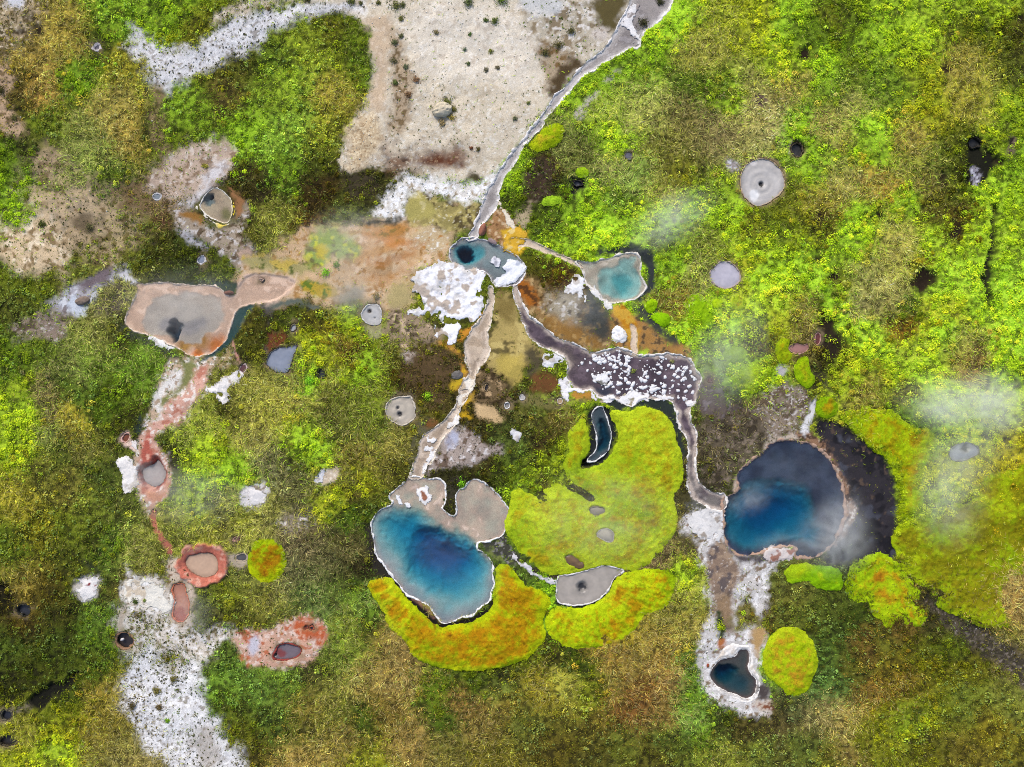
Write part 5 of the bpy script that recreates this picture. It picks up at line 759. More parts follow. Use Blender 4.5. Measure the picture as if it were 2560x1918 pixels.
def moss_c(k):
    def c(x, y, d):
        n = fbm(x, y, 1.1, 511, 5); n2 = fbm(x, y, .35, 513, 3); n3 = fbm(x, y, 2.6, 517, 3)
        base = np.broadcast_to(alb(k['lime']), (len(x), 3))*(.72+.56*n2)[:, None]
        base = mix(base, alb((196,206,40)), (.45*ss(.5, .8, n3))[:, None])
        base = mix(base, alb((120,160,16)), (.5*ss(.45, .2, n3))[:, None])
        n5 = fbm(x, y, .22, 523, 3); base = mix(base, alb(k['o'])*1.05, (.55*min(1, k['org']*2)*ss(.52, .7, n5)*ss(-.05, -.5, d))[:, None])
        n6 = fbm(x, y, .9, 527, 3); base = base*(1-.2*ss(.035, .0, np.abs(n6-.5)))[:, None]
        n4 = fbm(x*1.0, y*1.0, .6, 519, 4)
        if k['rib'] is not None: n4 = .5*n4+.5*(.5-.3*ribs(k, x, y))
        t = ss(.10, -.10, .68-k['org']*.34 - (.3*n+.45*n4+.25*n2)*1.0 + .16*ss(-.7, 0, d))
        base = mix(base, alb(k['o'])*(.7+.6*n2)[:, None], (t*.75)[:, None])
        return mix(base, alb(np.array(k['o'])*.55), (ss(.62, .8, .5*n+.5*n2)*min(1, k['org']*1.2))[:, None])
    return c
for k in MO:
    sh = k['shape']; c0 = sh.c; loc = (c0[0], c0[1], 0)
    big = (sh.bb[1]-sh.bb[0]) > 3
    o = patch('moss_mound', sh, sh.bb, .055 if big else .045, moss_z(k), -.35, moss_c(k), M_moss, None, loc)
    tag(o, k['label'], 'moss', k['group']); MOBJ.append((k, o))
dome = MO[0]
for f in FEAT:
    if f.get('onm'):
        zt, cf, r, loc = f['def']; sh = f['shape']; zd = moss_z(dome); c0 = sh.c
        lvl = float(zd(np.array([c0[0]]), np.array([c0[1]]), np.minimum(dome['shape'](np.array([c0[0]]), np.array([c0[1]])), 0))[0])+.1
        patch('mud', lambda x, y, s=sh: s(x, y)-.03, sh.bb, .05, lambda x, y, d, l=lvl, z=zt, f=f: z(x, y, d)-f['lvl']+l+.04*ss(0, .2, -d), lvl-.5, cf, M_mud, r, loc)
        if f['rimw']:
            rim_of(sh, f['rimw'], f['rimc'], r, loc, top=.06, seed=3, base=lvl)
def fronds(k, o):
    sh = k['shape']; A = (sh.bb[1]-sh.bb[0])*(sh.bb[3]-sh.bb[2]); n = int(A*200)
    x = RNG.uniform(sh.bb[0], sh.bb[1], n); y = RNG.uniform(sh.bb[2], sh.bb[3], n); d = sh(x, y)
    m = (d < .03)*(RNG.random(n) < .35+.65*ss(.35, .6, fbm(x, y, .4, 521, 3))); m = m > 0; x, y, d = x[m], y[m], np.minimum(d[m], 0); n = len(x)
    z = moss_z(k)(x, y, d); e = .06; gx = (moss_z(k)(x+e, y, d)-z)/e; gy = (moss_z(k)(x, y+e, d)-z)/e
    nr = np.stack([-gx, -gy, np.ones(n)], 1)+RNG.normal(size=(n, 3))*.3; nr /= np.linalg.norm(nr, axis=1, keepdims=True)
    c = moss_c(k)(x, y, d)*np.exp(RNG.normal(size=n)*.25+.1)[:, None]
    v, f, c = flakes(x, y, z+RNG.uniform(.005, .045, n), RNG.uniform(.016, .04, n), nr, np.clip(c, .003, .8))
    mesh('fronds', v, f, col=c, mat=M_grass, parent=o, loc=(*sh.c, 0), smooth=False)
for k, o in MOBJ:
    fronds(k, o); w, d = sd_on(k['shape'], .1)
    HT[w] = np.where(d < 0, np.maximum(HT[w], moss_z(k)(XX[w], YY[w], np.minimum(d, 0))), HT[w])
# ------------------------------------------------------------------ crusts
for k in CR:
    sh = k['shape']; c0 = sh.c; loc = (c0[0], c0[1], 0)
    def sd(x, y, k=k, s=sh):
        d = s(x, y) + .11*nz(x, y, .3, 611, 4) + .05*nz(x, y, .1, 613, 2)
        if k['holes']: d = np.maximum(d, (fbm(x, y, .55, 601, 4)-.62-.25*(.5-k['holes'])*1.0 + .16*ss(-.2, -1., d)*-1)*.9)
        return d
    zf = lambda x, y, d, k=k: np.maximum(Hs(x, y), WL+.01) + .015 + .6*k['h']*ss(0, .25, -d)*(.4+.7*fbm(x, y, .35, 603, 3)) + .012*nz(x, y, .1, 605, 2)
    def cf(x, y, d, k=k):
        c = np.broadcast_to(alb(k['col']), (len(x), 3))*(1+.09*nz(x, y, .5, 607, 4))[:, None]; c = c*(1-.16*ss(-.12, 0, d))[:, None]
        if 'largest bright' in k['label']: c = mix(c, alb((206,202,198)), (.8*ss(.5, .72, fbm(x, y, .5, 615, 4)+.05*(-4.2-x)+.04*(y-4.6)))[:, None])
        if 'red brown centre' in k['label']:
            return mix(c, alb(k['var']), ss(-.2, -.3, d)[:, None])
        return mix(c, alb(k['var']), ss(.0, .08, fbm(x, y, .5, 609, 4)-(.72-.42*k['cov']))[:, None])
    o = patch('mineral_crust', sd, sh.bb, .05, zf, lambda x, y: np.minimum(Hs(x, y), WL)-.12, cf, M_crust, None, loc)
    if o: tag(o, k['label'], 'mineral crust')
# white flecks on the slate terrace
def fleck_mesh(i):
    r = np.random.default_rng(100+i); n = 9; a = np.arange(n)*2*math.pi/n; rr = .5*(.7+.6*r.random(n))
    co = [(0, 0, .28)]+[(rr[j]*.6*math.cos(a[j]), rr[j]*.6*math.sin(a[j]), .24) for j in range(n)]+[(rr[j]*math.cos(a[j]), rr[j]*math.sin(a[j]), .02) for j in range(n)]+[(rr[j]*math.cos(a[j]), rr[j]*math.sin(a[j]), -.5) for j in range(n)]
    f3 = [(0, 1+j, 1+(j+1) % n) for j in range(n)]; f4 = [(1+b*n+j, 1+(b+1)*n+j, 1+(b+1)*n+(j+1) % n, 1+b*n+(j+1) % n) for b in range(2) for j in range(n)]
    return co, f4, f3
PROT = []
for i in range(5):
    co, f4, f3 = fleck_mesh(i); o = mesh('mineral_fleck', co, f4, f3, col=np.tile(alb((240,240,242)), (len(co), 1)), mat=M_crust); PROT.append(o)
CL = [(560,660,30,12),(600,660,34,22),(690,655,44,26),(740,660,20,6),(600,790,60,38),(650,730,50,12),(740,760,40,12),(800,800,40,12),(880,740,40,12),(940,730,40,12),(790,880,55,30),(900,880,55,26),(990,870,45,24),(960,660,40,12),(1090,720,45,18),(1140,790,45,18),(1080,800,50,8),(1130,910,40,10),(480,690,22,5),(480,825,25,5),(880,820,40,8),(720,840,40,7),(1190,830,20,5)]
slsh = slate['shape']; nf = 0
for (u, v, s, n) in CL:
    for _ in range(n):
        p = T(2,1, u+random.gauss(0, s), v+random.gauss(0, s*.75))[0]
        if slsh(np.array([p[0]]), np.array([p[1]]))[0] > -.06 or nf >= 298: continue
        src = PROT[nf % 5]
        o = src if nf < 5 else src.copy()
        if nf >= 5: C.objects.link(o)
        sc = .07+.2*random.random()**2.2; o.location = (p[0], p[1], WL-.018); o.rotation_euler = (0, 0, random.random()*6.28); o.scale = (sc*random.uniform(1, 1.6), sc, sc*.8)
        tag(o, 'small white mineral fleck standing in the shallow slate coloured terrace', 'mineral fleck', 'white flecks on the slate terrace'); nf += 1
print('flecks', nf)
# ------------------------------------------------------------------ scattered plants
def rnd_pts(n, ext=(33.6, 25.6)):
    return RNG.uniform(-ext[0], ext[0], n), RNG.uniform(-ext[1], ext[1], n)
def up(n, tilt): 
    v = RNG.normal(size=(n, 3))*tilt; v[:, 2] = 1; return v/np.linalg.norm(v, axis=1, keepdims=True)
# --- grass
NB = 950000
x, y = rnd_pts(NB); iy, ix = idx(x, y)
k = VEGK[iy, ix]; v = V[iy, ix]
clump = fbm(x, y, .55, 701, 3)
p = v*(.25+.75*np.clip(k[:, 0]*1.15, 0, 1))*(.35+.65*ss(.3, .55, clump))
keep = RNG.random(NB) < p; x, y, k = x[keep], y[keep], k[keep]; n = len(x); print('blades', n)
tc_s = .45; tx = (np.floor(x/tc_s)+.5)*tc_s; ty = (np.floor(y/tc_s)+.5)*tc_s
tx += (_h(np.floor(x/tc_s), np.floor(y/tc_s), 1)-.5)*.4; ty += (_h(np.floor(x/tc_s), np.floor(y/tc_s), 2)-.5)*.4
ang = np.arctan2(y-ty, x-tx); wind = fbm(x, y, 3.5, 711, 2)*12.0; 
wv = .1+.5*fbm(x, y, 2.5, 713, 2)
dx = np.cos(ang)+wv*np.cos(wind)+.75*RNG.normal(size=n); dy = np.sin(ang)+wv*np.sin(wind)+.75*RNG.normal(size=n); q = np.hypot(dx, dy)+1e-6; dx /= q; dy /= q
Lb = RNG.uniform(.14, .42, n)*(.5+.6*np.clip(k[:, 0], 0, 1)); hh = Lb*RNG.uniform(.2, .5, n); wd = RNG.uniform(.007, .018, n)
z0 = samp(HT, x, y)-.02; cb = csamp(_cc, x+RNG.normal(size=n)*.75, y+RNG.normal(size=n)*.75)/GAIN
var = np.exp(.75*nz(x, y, .5, 703, 4)+.15*nz(x, y, 2.4, 705, 3)-.1); jit = np.exp(RNG.normal(size=n)*.62)*1.2*var; cb = cb*jit[:, None]
tan = alb((222, 204, 142)); tt = (RNG.random(n) < .12+.22*np.clip(k[:, 0], 0, 1))*RNG.uniform(.25, .75, n); tt *= np.clip(cb.sum(1)/.35, .3, 1)
cb = mix(cb, tan*np.clip(cb.sum(1)/.4, .2, 1.15)[:, None], tt[:, None]); gg = (RNG.random(n) < .16)[:, None]*.5; cb = mix(cb, cb*np.array([.62, .95, .6]), gg)
p0 = np.stack([x, y, z0], 1); sdv = np.stack([-dy, dx, RNG.normal(size=n)*.3], 1)*wd[:, None]
p1 = p0+np.stack([dx*Lb*.45, dy*Lb*.45, hh*.8], 1); p2 = p0+np.stack([dx*Lb, dy*Lb, hh*RNG.uniform(.6, 1.05, n)], 1)
vv = np.stack([p0-sdv, p0+sdv, p1+sdv*.8, p1-sdv*.8, p2], 1).reshape(-1, 3); b = np.arange(n)*5
f4 = np.stack([b, b+1, b+2, b+3], 1); f3 = np.stack([b+3, b+2, b+4], 1)
go = mesh('grass', vv, f4, f3, col=np.repeat(np.clip(cb, .002, .8), 5, 0), mat=M_grass, smooth=False); tag(go, kind='stuff')
# --- moss clumps / feathery lime plants
def clumps(nc, per, sel, rad, size, colmul, tint, tilt, hgt, jitter, asp=.6, veg=True):
    x, y = rnd_pts(nc); iy, ix = idx(x, y); p = sel(x, y, iy, ix); m = RNG.random(nc) < p; x, y = x[m], y[m]; n = len(x)
    r = RNG.uniform(*rad, n); c0 = csamp(_cc, x+RNG.normal(size=n)*.7, y+RNG.normal(size=n)*.7)/GAIN*np.exp(RNG.normal(size=n)*jitter+.45*nz(x, y, 1.2, 707, 3))[:, None]
    k = RNG.integers(per[0], per[1], n); I = np.repeat(np.arange(n), k); N = len(I)
    a = RNG.uniform(0, 2*np.pi, N); q = np.sqrt(RNG.random(N)); px = x[I]+np.cos(a)*q*r[I]; py = y[I]+np.sin(a)*q*r[I]
    iy, ix = idx(px, py); ok = RNG.random(N) < (V[iy, ix]*1.4+.05 if veg else np.clip(D[iy, ix]*3, 0, 1)); I, px, py, q, a = I[ok], px[ok], py[ok], q[ok], a[ok]; N = len(I)
    pz = samp(HT, px, py)+hgt*r[I]*np.sqrt(np.clip(1-q*q*.9, 0, 1))*RNG.uniform(.6, 1.15, N)
    nr = np.stack([np.cos(a)*q*.8, np.sin(a)*q*.8, np.ones(N)], 1)+RNG.normal(size=(N, 3))*tilt; nr /= np.linalg.norm(nr, axis=1, keepdims=True)
    cl = c0[I]*np.exp(RNG.normal(size=N)*.22)[:, None]*colmul; cl = mix(cl, tint, (RNG.random(N) < .3)[:, None]*.5*np.clip(cl.sum(1)/.3, .2, 1)[:, None])
    return flakes(px, py, pz, RNG.uniform(*size, N), nr, np.clip(cl, .002, .8), asp), N
selm = lambda x, y, iy, ix: V[iy, ix]*np.clip(VEGK[iy, ix, 1]*1.15-.05, 0, 1)*ss(.36, .56, fbm(x, y, 1.0, 721, 4))
(v1, f1, c1), N1 = clumps(28000, (28, 46), selm, (.12, .30), (.034, .07), np.array([1.6, 1.5, .9]), alb((192, 206, 60)), .28, .8, .2)
selm2 = lambda x, y, iy, ix: V[iy, ix]*np.clip(VEGK[iy, ix, 1]*1.0+.06, 0, 1)
(v2, f2, c2), N2 = clumps(16000, (12, 22), selm2, (.15, .35), (.03, .065), np.array([1.05, 1.1, .8]), alb((150, 180, 30)), .4, .35, .3)
mo = mesh('feather_moss', np.concatenate([v1, v2]), np.concatenate([f1, f2+len(v1)]), col=np.concatenate([c1, c2]), mat=M_grass, smooth=False); tag(mo, kind='stuff'); print('moss flakes', N1+N2)
# --- low leafy plants
sell = lambda x, y, iy, ix: V[iy, ix]*np.clip(VEGK[iy, ix, 2]*1.2, 0, 1)*ss(.33, .58, fbm(x, y, .9, 731, 3))
(v1, f1, c1), N1 = clumps(22000, (10, 19), sell, (.10, .26), (.034, .072), np.array([1.7, 1.7, 1.8]), alb((165, 205, 115)), .42, 1.0, .3, .72)
sell2 = lambda x, y, iy, ix: V[iy, ix]*np.clip(VEGK[iy, ix, 2]*.9+.12, 0, 1)
(v2, f2, c2), N2 = clumps(30000, (8, 16), sell2, (.12, .3), (.025, .055), np.array([1.05, 1.0, .7]), alb((150, 130, 45)), .5, .5, .4)
iD = lambda x, y, iy, ix: np.clip(D[iy, ix], 0, 1)*.8*(.3+.7*ss(.35, .6, fbm(x, y, 1.5, 741, 3)))
(v3, f3_, c3), N3 = clumps(60000, (5, 11), iD, (.02, .085), (.022, .05), np.array([.45, .4, .4]), alb((60, 56, 34)), .6, .6, .3, .6, False)
iE = lambda x, y, iy, ix: np.clip(D[iy, ix], 0, 1)*.5*ss(.5, .7, fbm(x, y, 1.8, 743, 3))
(v4, f4_, c4), N4 = clumps(16000, (9, 20), iE, (.08, .24), (.025, .05), np.array([.8, .75, .7]), alb((120, 116, 60)), .5, .6, .3, .6, False)
lo = mesh('low_plants', np.concatenate([v1, v2, v3, v4]), np.concatenate([f1, f2+len(v1), f3_+len(v1)+len(v2), f4_+len(v1)+len(v2)+len(v3)]), col=np.concatenate([c1, c2, c3, c4]), mat=M_leaf, smooth=False); tag(lo, kind='stuff'); print('leaves', N1+N2, N3)
# --- gravel
x, y = rnd_pts(60000); iy, ix = idx(x, y); m = RNG.random(60000) < np.clip(G[iy, ix], 0, 1.6)*.55; x, y = x[m], y[m]; n = len(x); print('stones', n)
oc = np.array([(1,0,0),(0,1,0),(-1,0,0),(0,-1,0),(0,0,1),(0,0,-1)], float); of = np.array([(0,1,4),(1,2,4),(2,3,4),(3,0,4),(1,0,5),(2,1,5),(3,2,5),(0,3,5)])
s = .014+.05*RNG.random(n)**3; a = RNG.uniform(0, 6.28, n)
o3 = oc[None]*s[:, None, None]*RNG.uniform(.6, 1.25, (n, 6, 1)); ca, sa = np.cos(a)[:, None], np.sin(a)[:, None]
vx = o3[:, :, 0]*ca-o3[:, :, 1]*sa+x[:, None]; vy = o3[:, :, 0]*sa+o3[:, :, 1]*ca+y[:, None]; vz = o3[:, :, 2]*.7+(samp(H, x, y)+s*.25)[:, None]
gc = mix(samp(COL, x, y), alb((240, 236, 228)), RNG.uniform(0, .9, n)[:, None])*np.exp(RNG.normal(size=n)*.22)[:, None]
so = mesh('gravel', np.stack([vx, vy, vz], 2).reshape(-1, 3), None, (of[None]+6*np.arange(n)[:, None, None]).reshape(-1, 3), col=np.repeat(np.clip(gc, .01, .82), 6, 0), mat=M_rock, smooth=False); tag(so, kind='stuff')
# ------------------------------------------------------------------ single shrubs
M_stem = surf('bark', .9, 20, .3, 30, .01, .5)
def shrub(c, r, u, v, rad, rgb, label, group=None, h=.45):
    p = T(c, r, u, v)[0]; z = float(samp(H, np.array([p[0]]), np.array([p[1]]))[0]); R = rad*K
    root = empty('shrub', (p[0], p[1], z)); tag(root, label, 'shrub', group)
    n = int(40+620*R); a = RNG.uniform(0, 6.28, n); q = np.abs(RNG.normal(size=n))*.5*(.55+.9*vn(np.cos(a)*1.3+u, np.sin(a)*1.3+v, 5)); el = RNG.uniform(.5, 1.05, n)
    x = np.cos(a)*q*R; y = np.sin(a)*q*R; zz = h*R*np.sqrt(np.clip(1-np.minimum(q, 1)**2*.9, 0, 1))*el+.02
    nr = np.stack([np.cos(a)*q, np.sin(a)*q, np.ones(n)], 1)+RNG.normal(size=(n, 3))*.4; nr /= np.linalg.norm(nr, axis=1, keepdims=True)
    cl = alb(rgb)[None]*1.5*np.exp(RNG.normal(size=n)*.4)[:, None]
    vv, ff, cc = flakes(x, y, zz, RNG.uniform(.025, .055, n), nr, np.clip(cl, .002, .8)); mesh('foliage', vv, ff, col=cc, mat=M_leaf, parent=root, smooth=False)
    sv, sf = [], []
    for i in range(6):
        t = i*1.05+u; e = np.array([math.cos(t)*R*.6, math.sin(t)*R*.6, h*R*.6]); o = np.array([0, 0, -.05]); w = .012+.01*R; sd = np.array([-math.sin(t), math.cos(t), 0])*w; b = len(sv)
        sv += [o-sd, o+sd, e+sd*.4, e-sd*.4, o+[0, 0, w], e+[0, 0, w*.4]]; sf += [(b, b+4, b+5, b+3), (b+4, b+1, b+2, b+5), (b, b+3, b+2, b+1)]
    mesh('stem', np.array(sv), np.array(sf), col=np.tile(alb((92, 74, 52)), (len(sv), 1)), mat=M_stem, parent=root, smooth=False)
for s_ in [
 (1,0,1375,28,46,(84,94,52),'grey green shrub on sand at the top, left of one cut by the edge'),
 (1,0,1590,0,60,(88,110,30),'green shrub cut by the top edge above the sand flat'),
 (1,0,910,45,42,(92,96,44),'olive shrub at the top of the plant row on sand'),
 (1,0,952,40,20,(92,96,50),'little olive shrub touching the right of the topmost row shrub'),
 (1,0,620,12,36,(84,92,34),'dark olive shrub at the top edge beside white gravel'),
 (1,0,680,25,18,(96,96,54),'small grey shrub right of the dark olive one on white gravel'),
 (1,0,340,2,26,(90,80,30),'brownish olive shrub at the top edge on white gravel'),
 (1,0,245,38,16,(96,104,50),'tiny green shrub on white gravel left of the brownish one'),
 (1,0,85,62,16,(110,96,60),'tiny brown shrub on white gravel farthest left'),
 (1,0,795,25,18,(90,90,44),'tiny olive shrub midway between gravel and row shrubs at the top'),
 (1,0,940,125,22,(100,100,50),'olive tuft second from the top in the row on sand'),
 (1,0,942,240,22,(90,92,58),'grey olive tuft third from the top in the row on sand'),
 (1,0,900,285,24,(84,90,56),'grey green tuft below the third one of the row'),
 (1,0,895,400,30,(104,98,66),'wide grey brown tuft in the middle of the row on sand'),
 (1,0,970,440,24,(92,100,70),'grey green tuft right of the wide grey brown one'),
 (1,0,905,540,24,(92,104,50),'green tuft in the lower row near the sand path'),
 (1,0,990,620,28,(110,84,56),'rusty brown tuft low in the row on sand'),
 (1,0,1040,525,28,(128,96,66),'reddish brown tuft standing right of the row on sand'),
 (1,0,1168,215,22,(120,110,76),'tan tuft alone on pale sand above the boulder'),
 (1,0,1490,135,18,(84,100,44),'small green shrub left of a bigger one, upper right sand'),
 (1,0,1545,138,28,(92,104,46),'green shrub right of a smaller one, upper right sand'),
 (1,0,1385,228,12,(84,108,50),'tiny green sprig on the pale sand right of the tan tuft'),
 (1,0,1350,325,14,(100,116,90),'tiny grey green sprig in the middle of the pale sand'),
 (1,0,1520,330,18,(120,124,50),'tiny yellow green sprig on sand, right part'),
 (1,0,1375,415,16,(96,108,66),'tiny flat sprig on sand below the grey green one'),
 (1,0,1490,455,18,(104,100,76),'tiny brown grey tuft on sand, left of its pair'),
 (1,0,1565,438,18,(110,102,76),'tiny brown grey tuft on sand, right of its pair'),
 (1,0,1440,970,16,(92,84,40),'small olive tuft on sand near the stream'),
 (1,0,1395,960,12,(120,80,54),'tiny rust tuft on sand beside the olive tuft near the stream'),
 (2,0,385,200,40,(86,84,46),'tall olive shrub on the sand left of the northern stream'),
 (2,0,300,290,42,(90,84,46),'sprawling olive shrub below the tall one on sand'),
 (2,0,215,340,30,(84,80,42),'dark olive shrub at the lower left end of the sand shrub chain'),
 (2,0,20,770,18,(96,100,70),'small grey green sprig on sand left of the stream bend'),
 (2,0,105,668,14,(110,116,64),'tiny sprig on sand beside the stream, right one'),
 (2,0,960,8,34,(60,62,34),'dark shrub on the stream islet cut by the top edge'),
 (2,0,850,145,48,(64,64,34),'dark shrub on the larger islet in the northern stream'),
 (1,1,455,105,42,(130,190,30),'bright green shrub, rounded, on the orange algae mat'),
 (1,1,520,55,34,(110,140,40),'darker green shrub right above the bright rounded one on algae'),
 (1,1,780,265,32,(112,100,50),'olive brown tuft just above the white grey pool with two vents'),
 (1,1,1330,1470,38,(120,176,30),'bright green shrub between the two bays of the blue spring'),
 (1,1,1110,905,36,(140,184,30),'lime green shrub right of the round beige mud pot'),
 (1,1,350,805,40,(130,190,40),'lime green shrub beside the dark green hole'),
 (1,1,1220,1580,10,(60,70,40),'tiny dark tuft at the water edge of the blue spring'),
 (0,0,1640,1358,26,(140,160,40),'small lime shrub right of the yellow rimmed spring, upper one'),
 (0,0,1615,1435,18,(130,150,40),'small lime shrub right of the yellow rimmed spring, lower one'),
 (0,0,1325,1075,20,(150,144,50),'yellow green tuft on the pinkish bare flat'),
 (0,0,270,1450,34,(76,84,30),'dark green shrub on the tan soil at left'),
 (0,0,580,1470,36,(90,88,54),'grey olive shrub on the tan soil right of the dark green one'),
 (0,0,100,765,24,(96,94,50),'small olive shrub on pink soil at the left edge'),
 (0,0,20,590,40,(76,72,30),'dark shrub on pink soil cut by the left edge'),
 (0,1,730,235,48,(134,132,74),'pale olive shrub on dark soil left of the wide beige spring'),
 (0,2,1085,1355,20,(110,150,30),'bright green tuft on white gravel, lower left'),
 (0,2,1030,1270,32,(104,88,50),'brown olive tuft in the middle of the white gravel'),
 (0,2,850,1260,50,(84,74,40),'dark brown shrub at the left edge of the white gravel'),
 (0,2,1015,1165,30,(110,104,50),'olive tuft high on the white gravel'),
 (0,2,1120,1090,36,(104,98,46),'olive shrub where the white gravel forks'),
 (0,2,875,585,24,(70,84,34),'dark green tuft on the cream white crust'),
 (0,2,935,580,12,(110,124,60),'tiny green sprig on the cream white crust'),
 (2,2,1345,745,36,(160,180,20),'yellow green mossy shrub in the dark gap beside the brown channel'),
 (2,1,790,745,20,(120,130,60),'small green tuft on an islet in the slate terrace'),
 (2,1,1040,684,14,(130,130,80),'tiny olive tuft near the upper right of the slate terrace'),
]: shrub(*s_)
# ------------------------------------------------------------------ rocks
def ico(n):
    import bmesh
    bm = bmesh.new(); bmesh.ops.create_icosphere(bm, subdivisions=n, radius=1); co = np.array([v.co[:] for v in bm.verts]); f = np.array([[v.index for v in q.verts] for q in bm.faces]); bm.free(); return co, f
IC, IF = ico(4)
def rock(name, c, r, u, v, rx, ry, h, rgb, label, rot=0, crack=False, cat='rock'):
    p = T(c, r, u, v)[0]; z = max(float(samp(H, np.array([p[0]]), np.array([p[1]]))[0]), WL-.03); co = IC.copy()
    q = 1+.22*nz(co[:, 0]+u, co[:, 1]+co[:, 2]*.7, .9, 801, 4)+.06*nz(co[:, 0]+u, co[:, 1]+co[:, 2], .22, 803, 3)
    if crack:
        for (A, B, Wd, dp) in ((.35, .1, .06, .22), (-.3, -.15, .05, .16), (.02, .5, .05, .14)):
            q -= dp*np.exp(-((co[:, 1]-A-B*co[:, 0]+.12*nz(co[:, 0], co[:, 1], .4, 805, 3))/Wd)**2)*(co[:, 2] > 0)
    co = co*q[:, None]*np.array([rx*K, ry*K, h]); a = math.radians(rot); co = np.stack([co[:, 0]*math.cos(a)-co[:, 1]*math.sin(a), co[:, 0]*math.sin(a)+co[:, 1]*math.cos(a), co[:, 2]], 1)
    cl = np.broadcast_to(alb(rgb), (len(co), 3))*(1+.2*nz(co[:, 0]*3, co[:, 1]*3+co[:, 2], .5, 807, 4))[:, None]
    o = mesh(name, co, None, IF, col=np.clip(cl, .01, .8), mat=M_rock); o.location = (p[0], p[1], z+h*.2); return tag(o, label, cat)
rock('boulder', 1, 0, 1208, 715, 66, 46, .5, (214, 202, 176), 'cracked beige boulder alone on the pale sand flat', 15, True, 'boulder')
rock('rock', 0, 1, 535, 290, 46, 26, .2, (132, 116, 104), 'brown grey rock in the pale blue mud left of the wide beige spring', 10)
rock('rock', 0, 1, 1482, 238, 30, 14, .2, (124, 84, 68), 'reddish brown rock in dark green water beside the wide beige spring')
rock('rock', 1, 0, 1466, 1490, 24, 40, .25, (156, 104, 84), 'reddish rock beside the stream mouth above the small vent spring', -15)
rock('rock', 1, 0, 1530, 1565, 34, 16, .12, (150, 130, 130), 'mauve flat rock just above the small vent spring', -25)
rock('stone', 0, 2, 788, 833, 14, 9, .1, (214, 210, 208), 'white stone lying in the black crater', 20, cat='stone')
rock('stone', 2, 2, 1268, 998, 9, 14, .06, (150, 74, 56), 'small red brown stone on the white rim of the triangular spring', cat='stone')
rock('stone', 2, 2, 1320, 1000, 1, 1, .02, (200, 190, 180), 'tiny pale pebble beside the red brown stone', cat='stone')
rock('rock', 1, 1, 1300, 770, 38, 30, .14, (112, 108, 104), 'dark grey pitted rock left of the beige stream', 10)
# moss collar and twigs by the boulder
for (u, v, rad, rgb, lb) in ((1235, 665, 48, (96, 100, 40), 'olive moss tuft hugging the top of the cracked boulder'), (1280, 710, 30, (104, 100, 46), 'olive tuft hugging the right side of the cracked boulder'), (1265, 765, 30, (140, 126, 64), 'straw coloured tuft at the lower right of the cracked boulder'), (1205, 800, 34, (150, 132, 90), 'dry straw tuft below the cracked boulder')):
    shrub(1, 0, u, v, rad, rgb, lb, None, .35)
# ------------------------------------------------------------------ steam
def steam(c, r, u, v, rx, ry, dens, z=1.2, h=.9, rot=0):
    p = T(c, r, u, v)[0]
    m = bpy.data.materials.get('steam_%g' % dens)
    if not m:
        m, nt, b, out = newmat('steam_%g' % dens); N = nt.nodes; L = nt.links; N.remove(b)
        tc = N.new('ShaderNodeTexCoord'); ln = N.new('ShaderNodeVectorMath'); ln.operation = 'LENGTH'; L.new(tc.outputs['Object'], ln.inputs[0])
        fo = N.new('ShaderNodeMapRange'); fo.interpolation_type = 'SMOOTHSTEP'; fo.inputs[1].default_value = 1.; fo.inputs[2].default_value = .0; fo.inputs[3].default_value = 0; fo.inputs[4].default_value = 1; L.new(ln.outputs['Value'], fo.inputs[0])
        oi = N.new('ShaderNodeObjectInfo'); ad = N.new('ShaderNodeVectorMath'); L.new(tc.outputs['Object'], ad.inputs[0]); L.new(oi.outputs['Location'], ad.inputs[1])
        n = N.new('ShaderNodeTexNoise'); n.inputs['Scale'].default_value = 1.9; n.inputs['Detail'].default_value = 7; n.inputs['Distortion'].default_value = 1.6; L.new(ad.outputs[0], n.inputs['Vector'])
        nr = N.new('ShaderNodeMapRange'); nr.inputs[1].default_value = .36; nr.inputs[2].default_value = .74; nr.inputs[4].default_value = dens*1.35; L.new(n.outputs[0], nr.inputs[0])
        mu = N.new('ShaderNodeMath'); mu.operation = 'MULTIPLY'; L.new(fo.outputs[0], mu.inputs[0]); L.new(nr.outputs[0], mu.inputs[1])
        pv = N.new('ShaderNodeVolumePrincipled'); pv.inputs['Color'].default_value = (.97, .97, .98, 1); pv.inputs['Anisotropy'].default_value = .2; L.new(mu.outputs[0], pv.inputs['Density']); L.new(pv.outputs[0], out.inputs['Volume'])
    co, f = IC, IF
    o = mesh('steam', co, None, f, mat=m); o.location = (p[0], p[1], z); o.scale = (1.35*rx*K, 1.35*ry*K, 1.25*h); o.rotation_euler = (0, 0, math.radians(rot)); tag(o, kind='stuff')
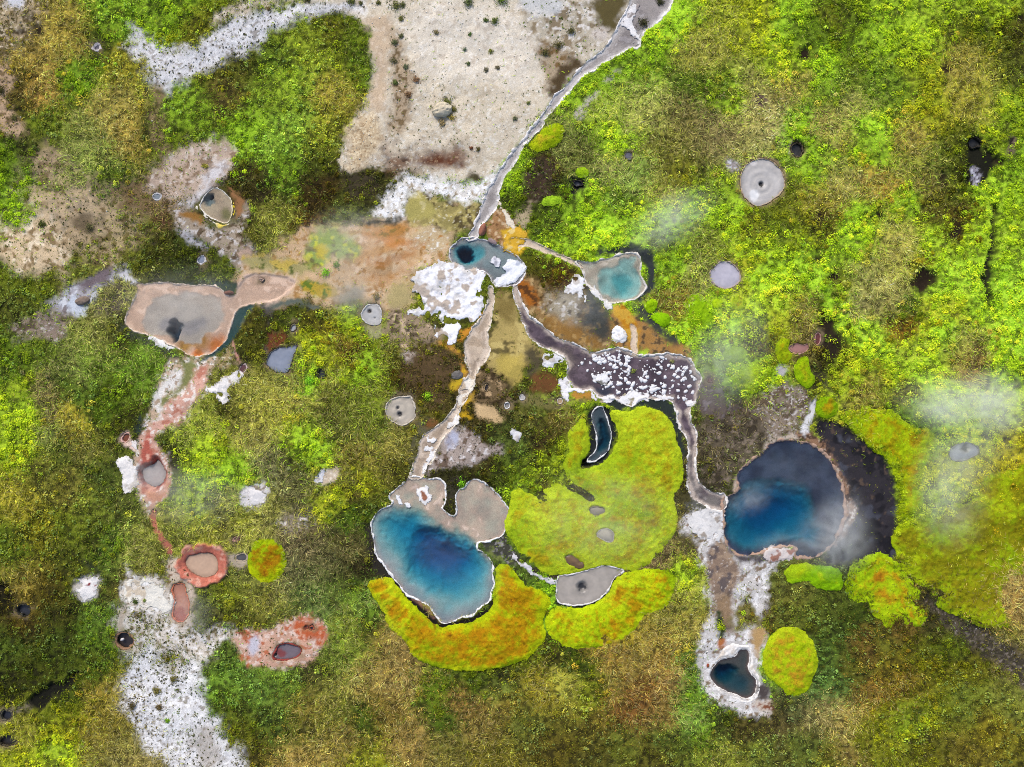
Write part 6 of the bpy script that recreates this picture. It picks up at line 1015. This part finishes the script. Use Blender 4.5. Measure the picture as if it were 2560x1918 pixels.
for s_ in [(3,1,1230,960,420,200,.85,1.4,1.,-5),(3,1,1400,950,200,210,.9),(3,1,1050,990,170,120,.8),(3,1,1120,1520,230,330,.75),(3,1,1230,1250,300,240,.4),
           (2,0,1000,1450,300,150,.75,1.2,.9,30),(1,0,620,1570,280,190,.6),(1,1,640,240,220,170,.35),(2,1,1310,720,220,250,.5),(2,1,1450,560,200,300,.35),
           (3,2,390,150,230,220,.75,1.3,1.,30),(3,1,-150,1560,150,100,.5,1.3,.8,30),(3,2,430,60,160,260,.5),(3,2,90,200,220,90,.3),(3,2,160,-270,320,170,.1),(1,2,1330,380,330,240,.07),(1,2,1180,230,230,140,.07),
           (2,2,560,20,480,300,.3),(0,1,1250,300,400,220,.3),(0,1,1270,1540,280,200,.4),(0,2,1270,620,160,160,.3),(0,1,985,1420,110,100,.4),(2,1,440,330,200,160,.25)]:
    steam(*s_)
# ------------------------------------------------------------------ camera, light
sc = bpy.context.scene
cam = bpy.data.cameras.new('camera'); co_ = bpy.data.objects.new('camera', cam); C.objects.link(co_)
ALT = 58.; co_.location = (0, 0, ALT); cam.sensor_width = 36; cam.lens = 36*ALT/64.0; cam.clip_end = 2000; sc.camera = co_
w = bpy.data.worlds.new('World'); sc.world = w; w.use_nodes = True; nt = w.node_tree
sky = nt.nodes.new('ShaderNodeTexSky'); sky.sky_type = 'NISHITA'; sky.sun_disc = False
EL, AZ = math.radians(48), math.radians(-20)          # sun high in the north-north-west (top of the picture)
sky.sun_elevation = EL; sky.sun_rotation = AZ; sky.air_density = 1; sky.dust_density = 3; sky.ozone_density = 1
bg = nt.nodes['Background']; nt.links.new(sky.outputs[0], bg.inputs[0]); bg.inputs[1].default_value = .12
sl = bpy.data.lights.new('sun', 'SUN'); so_ = bpy.data.objects.new('sun', sl); C.objects.link(so_)
sl.energy = 1.5; sl.angle = math.radians(12); sl.color = (1, .95, .88)
import mathutils
dv = mathutils.Vector((math.sin(AZ)*math.cos(EL), math.cos(AZ)*math.cos(EL), math.sin(EL)))
so_.rotation_euler = dv.to_track_quat('Z', 'Y').to_euler(); so_.location = dv*60
sc.view_settings.view_transform = 'Standard'; sc.view_settings.look = 'None'; sc.view_settings.gamma = 1; sc.view_settings.exposure = 1.02
sc.cycles.max_bounces = 6; sc.cycles.volume_bounces = 3; sc.cycles.transparent_max_bounces = 12; sc.cycles.use_denoising = True; sc.cycles.denoising_prefilter = 'NONE'
sc.cycles.volume_step_rate = 2.; sc.cycles.filter_width = .95
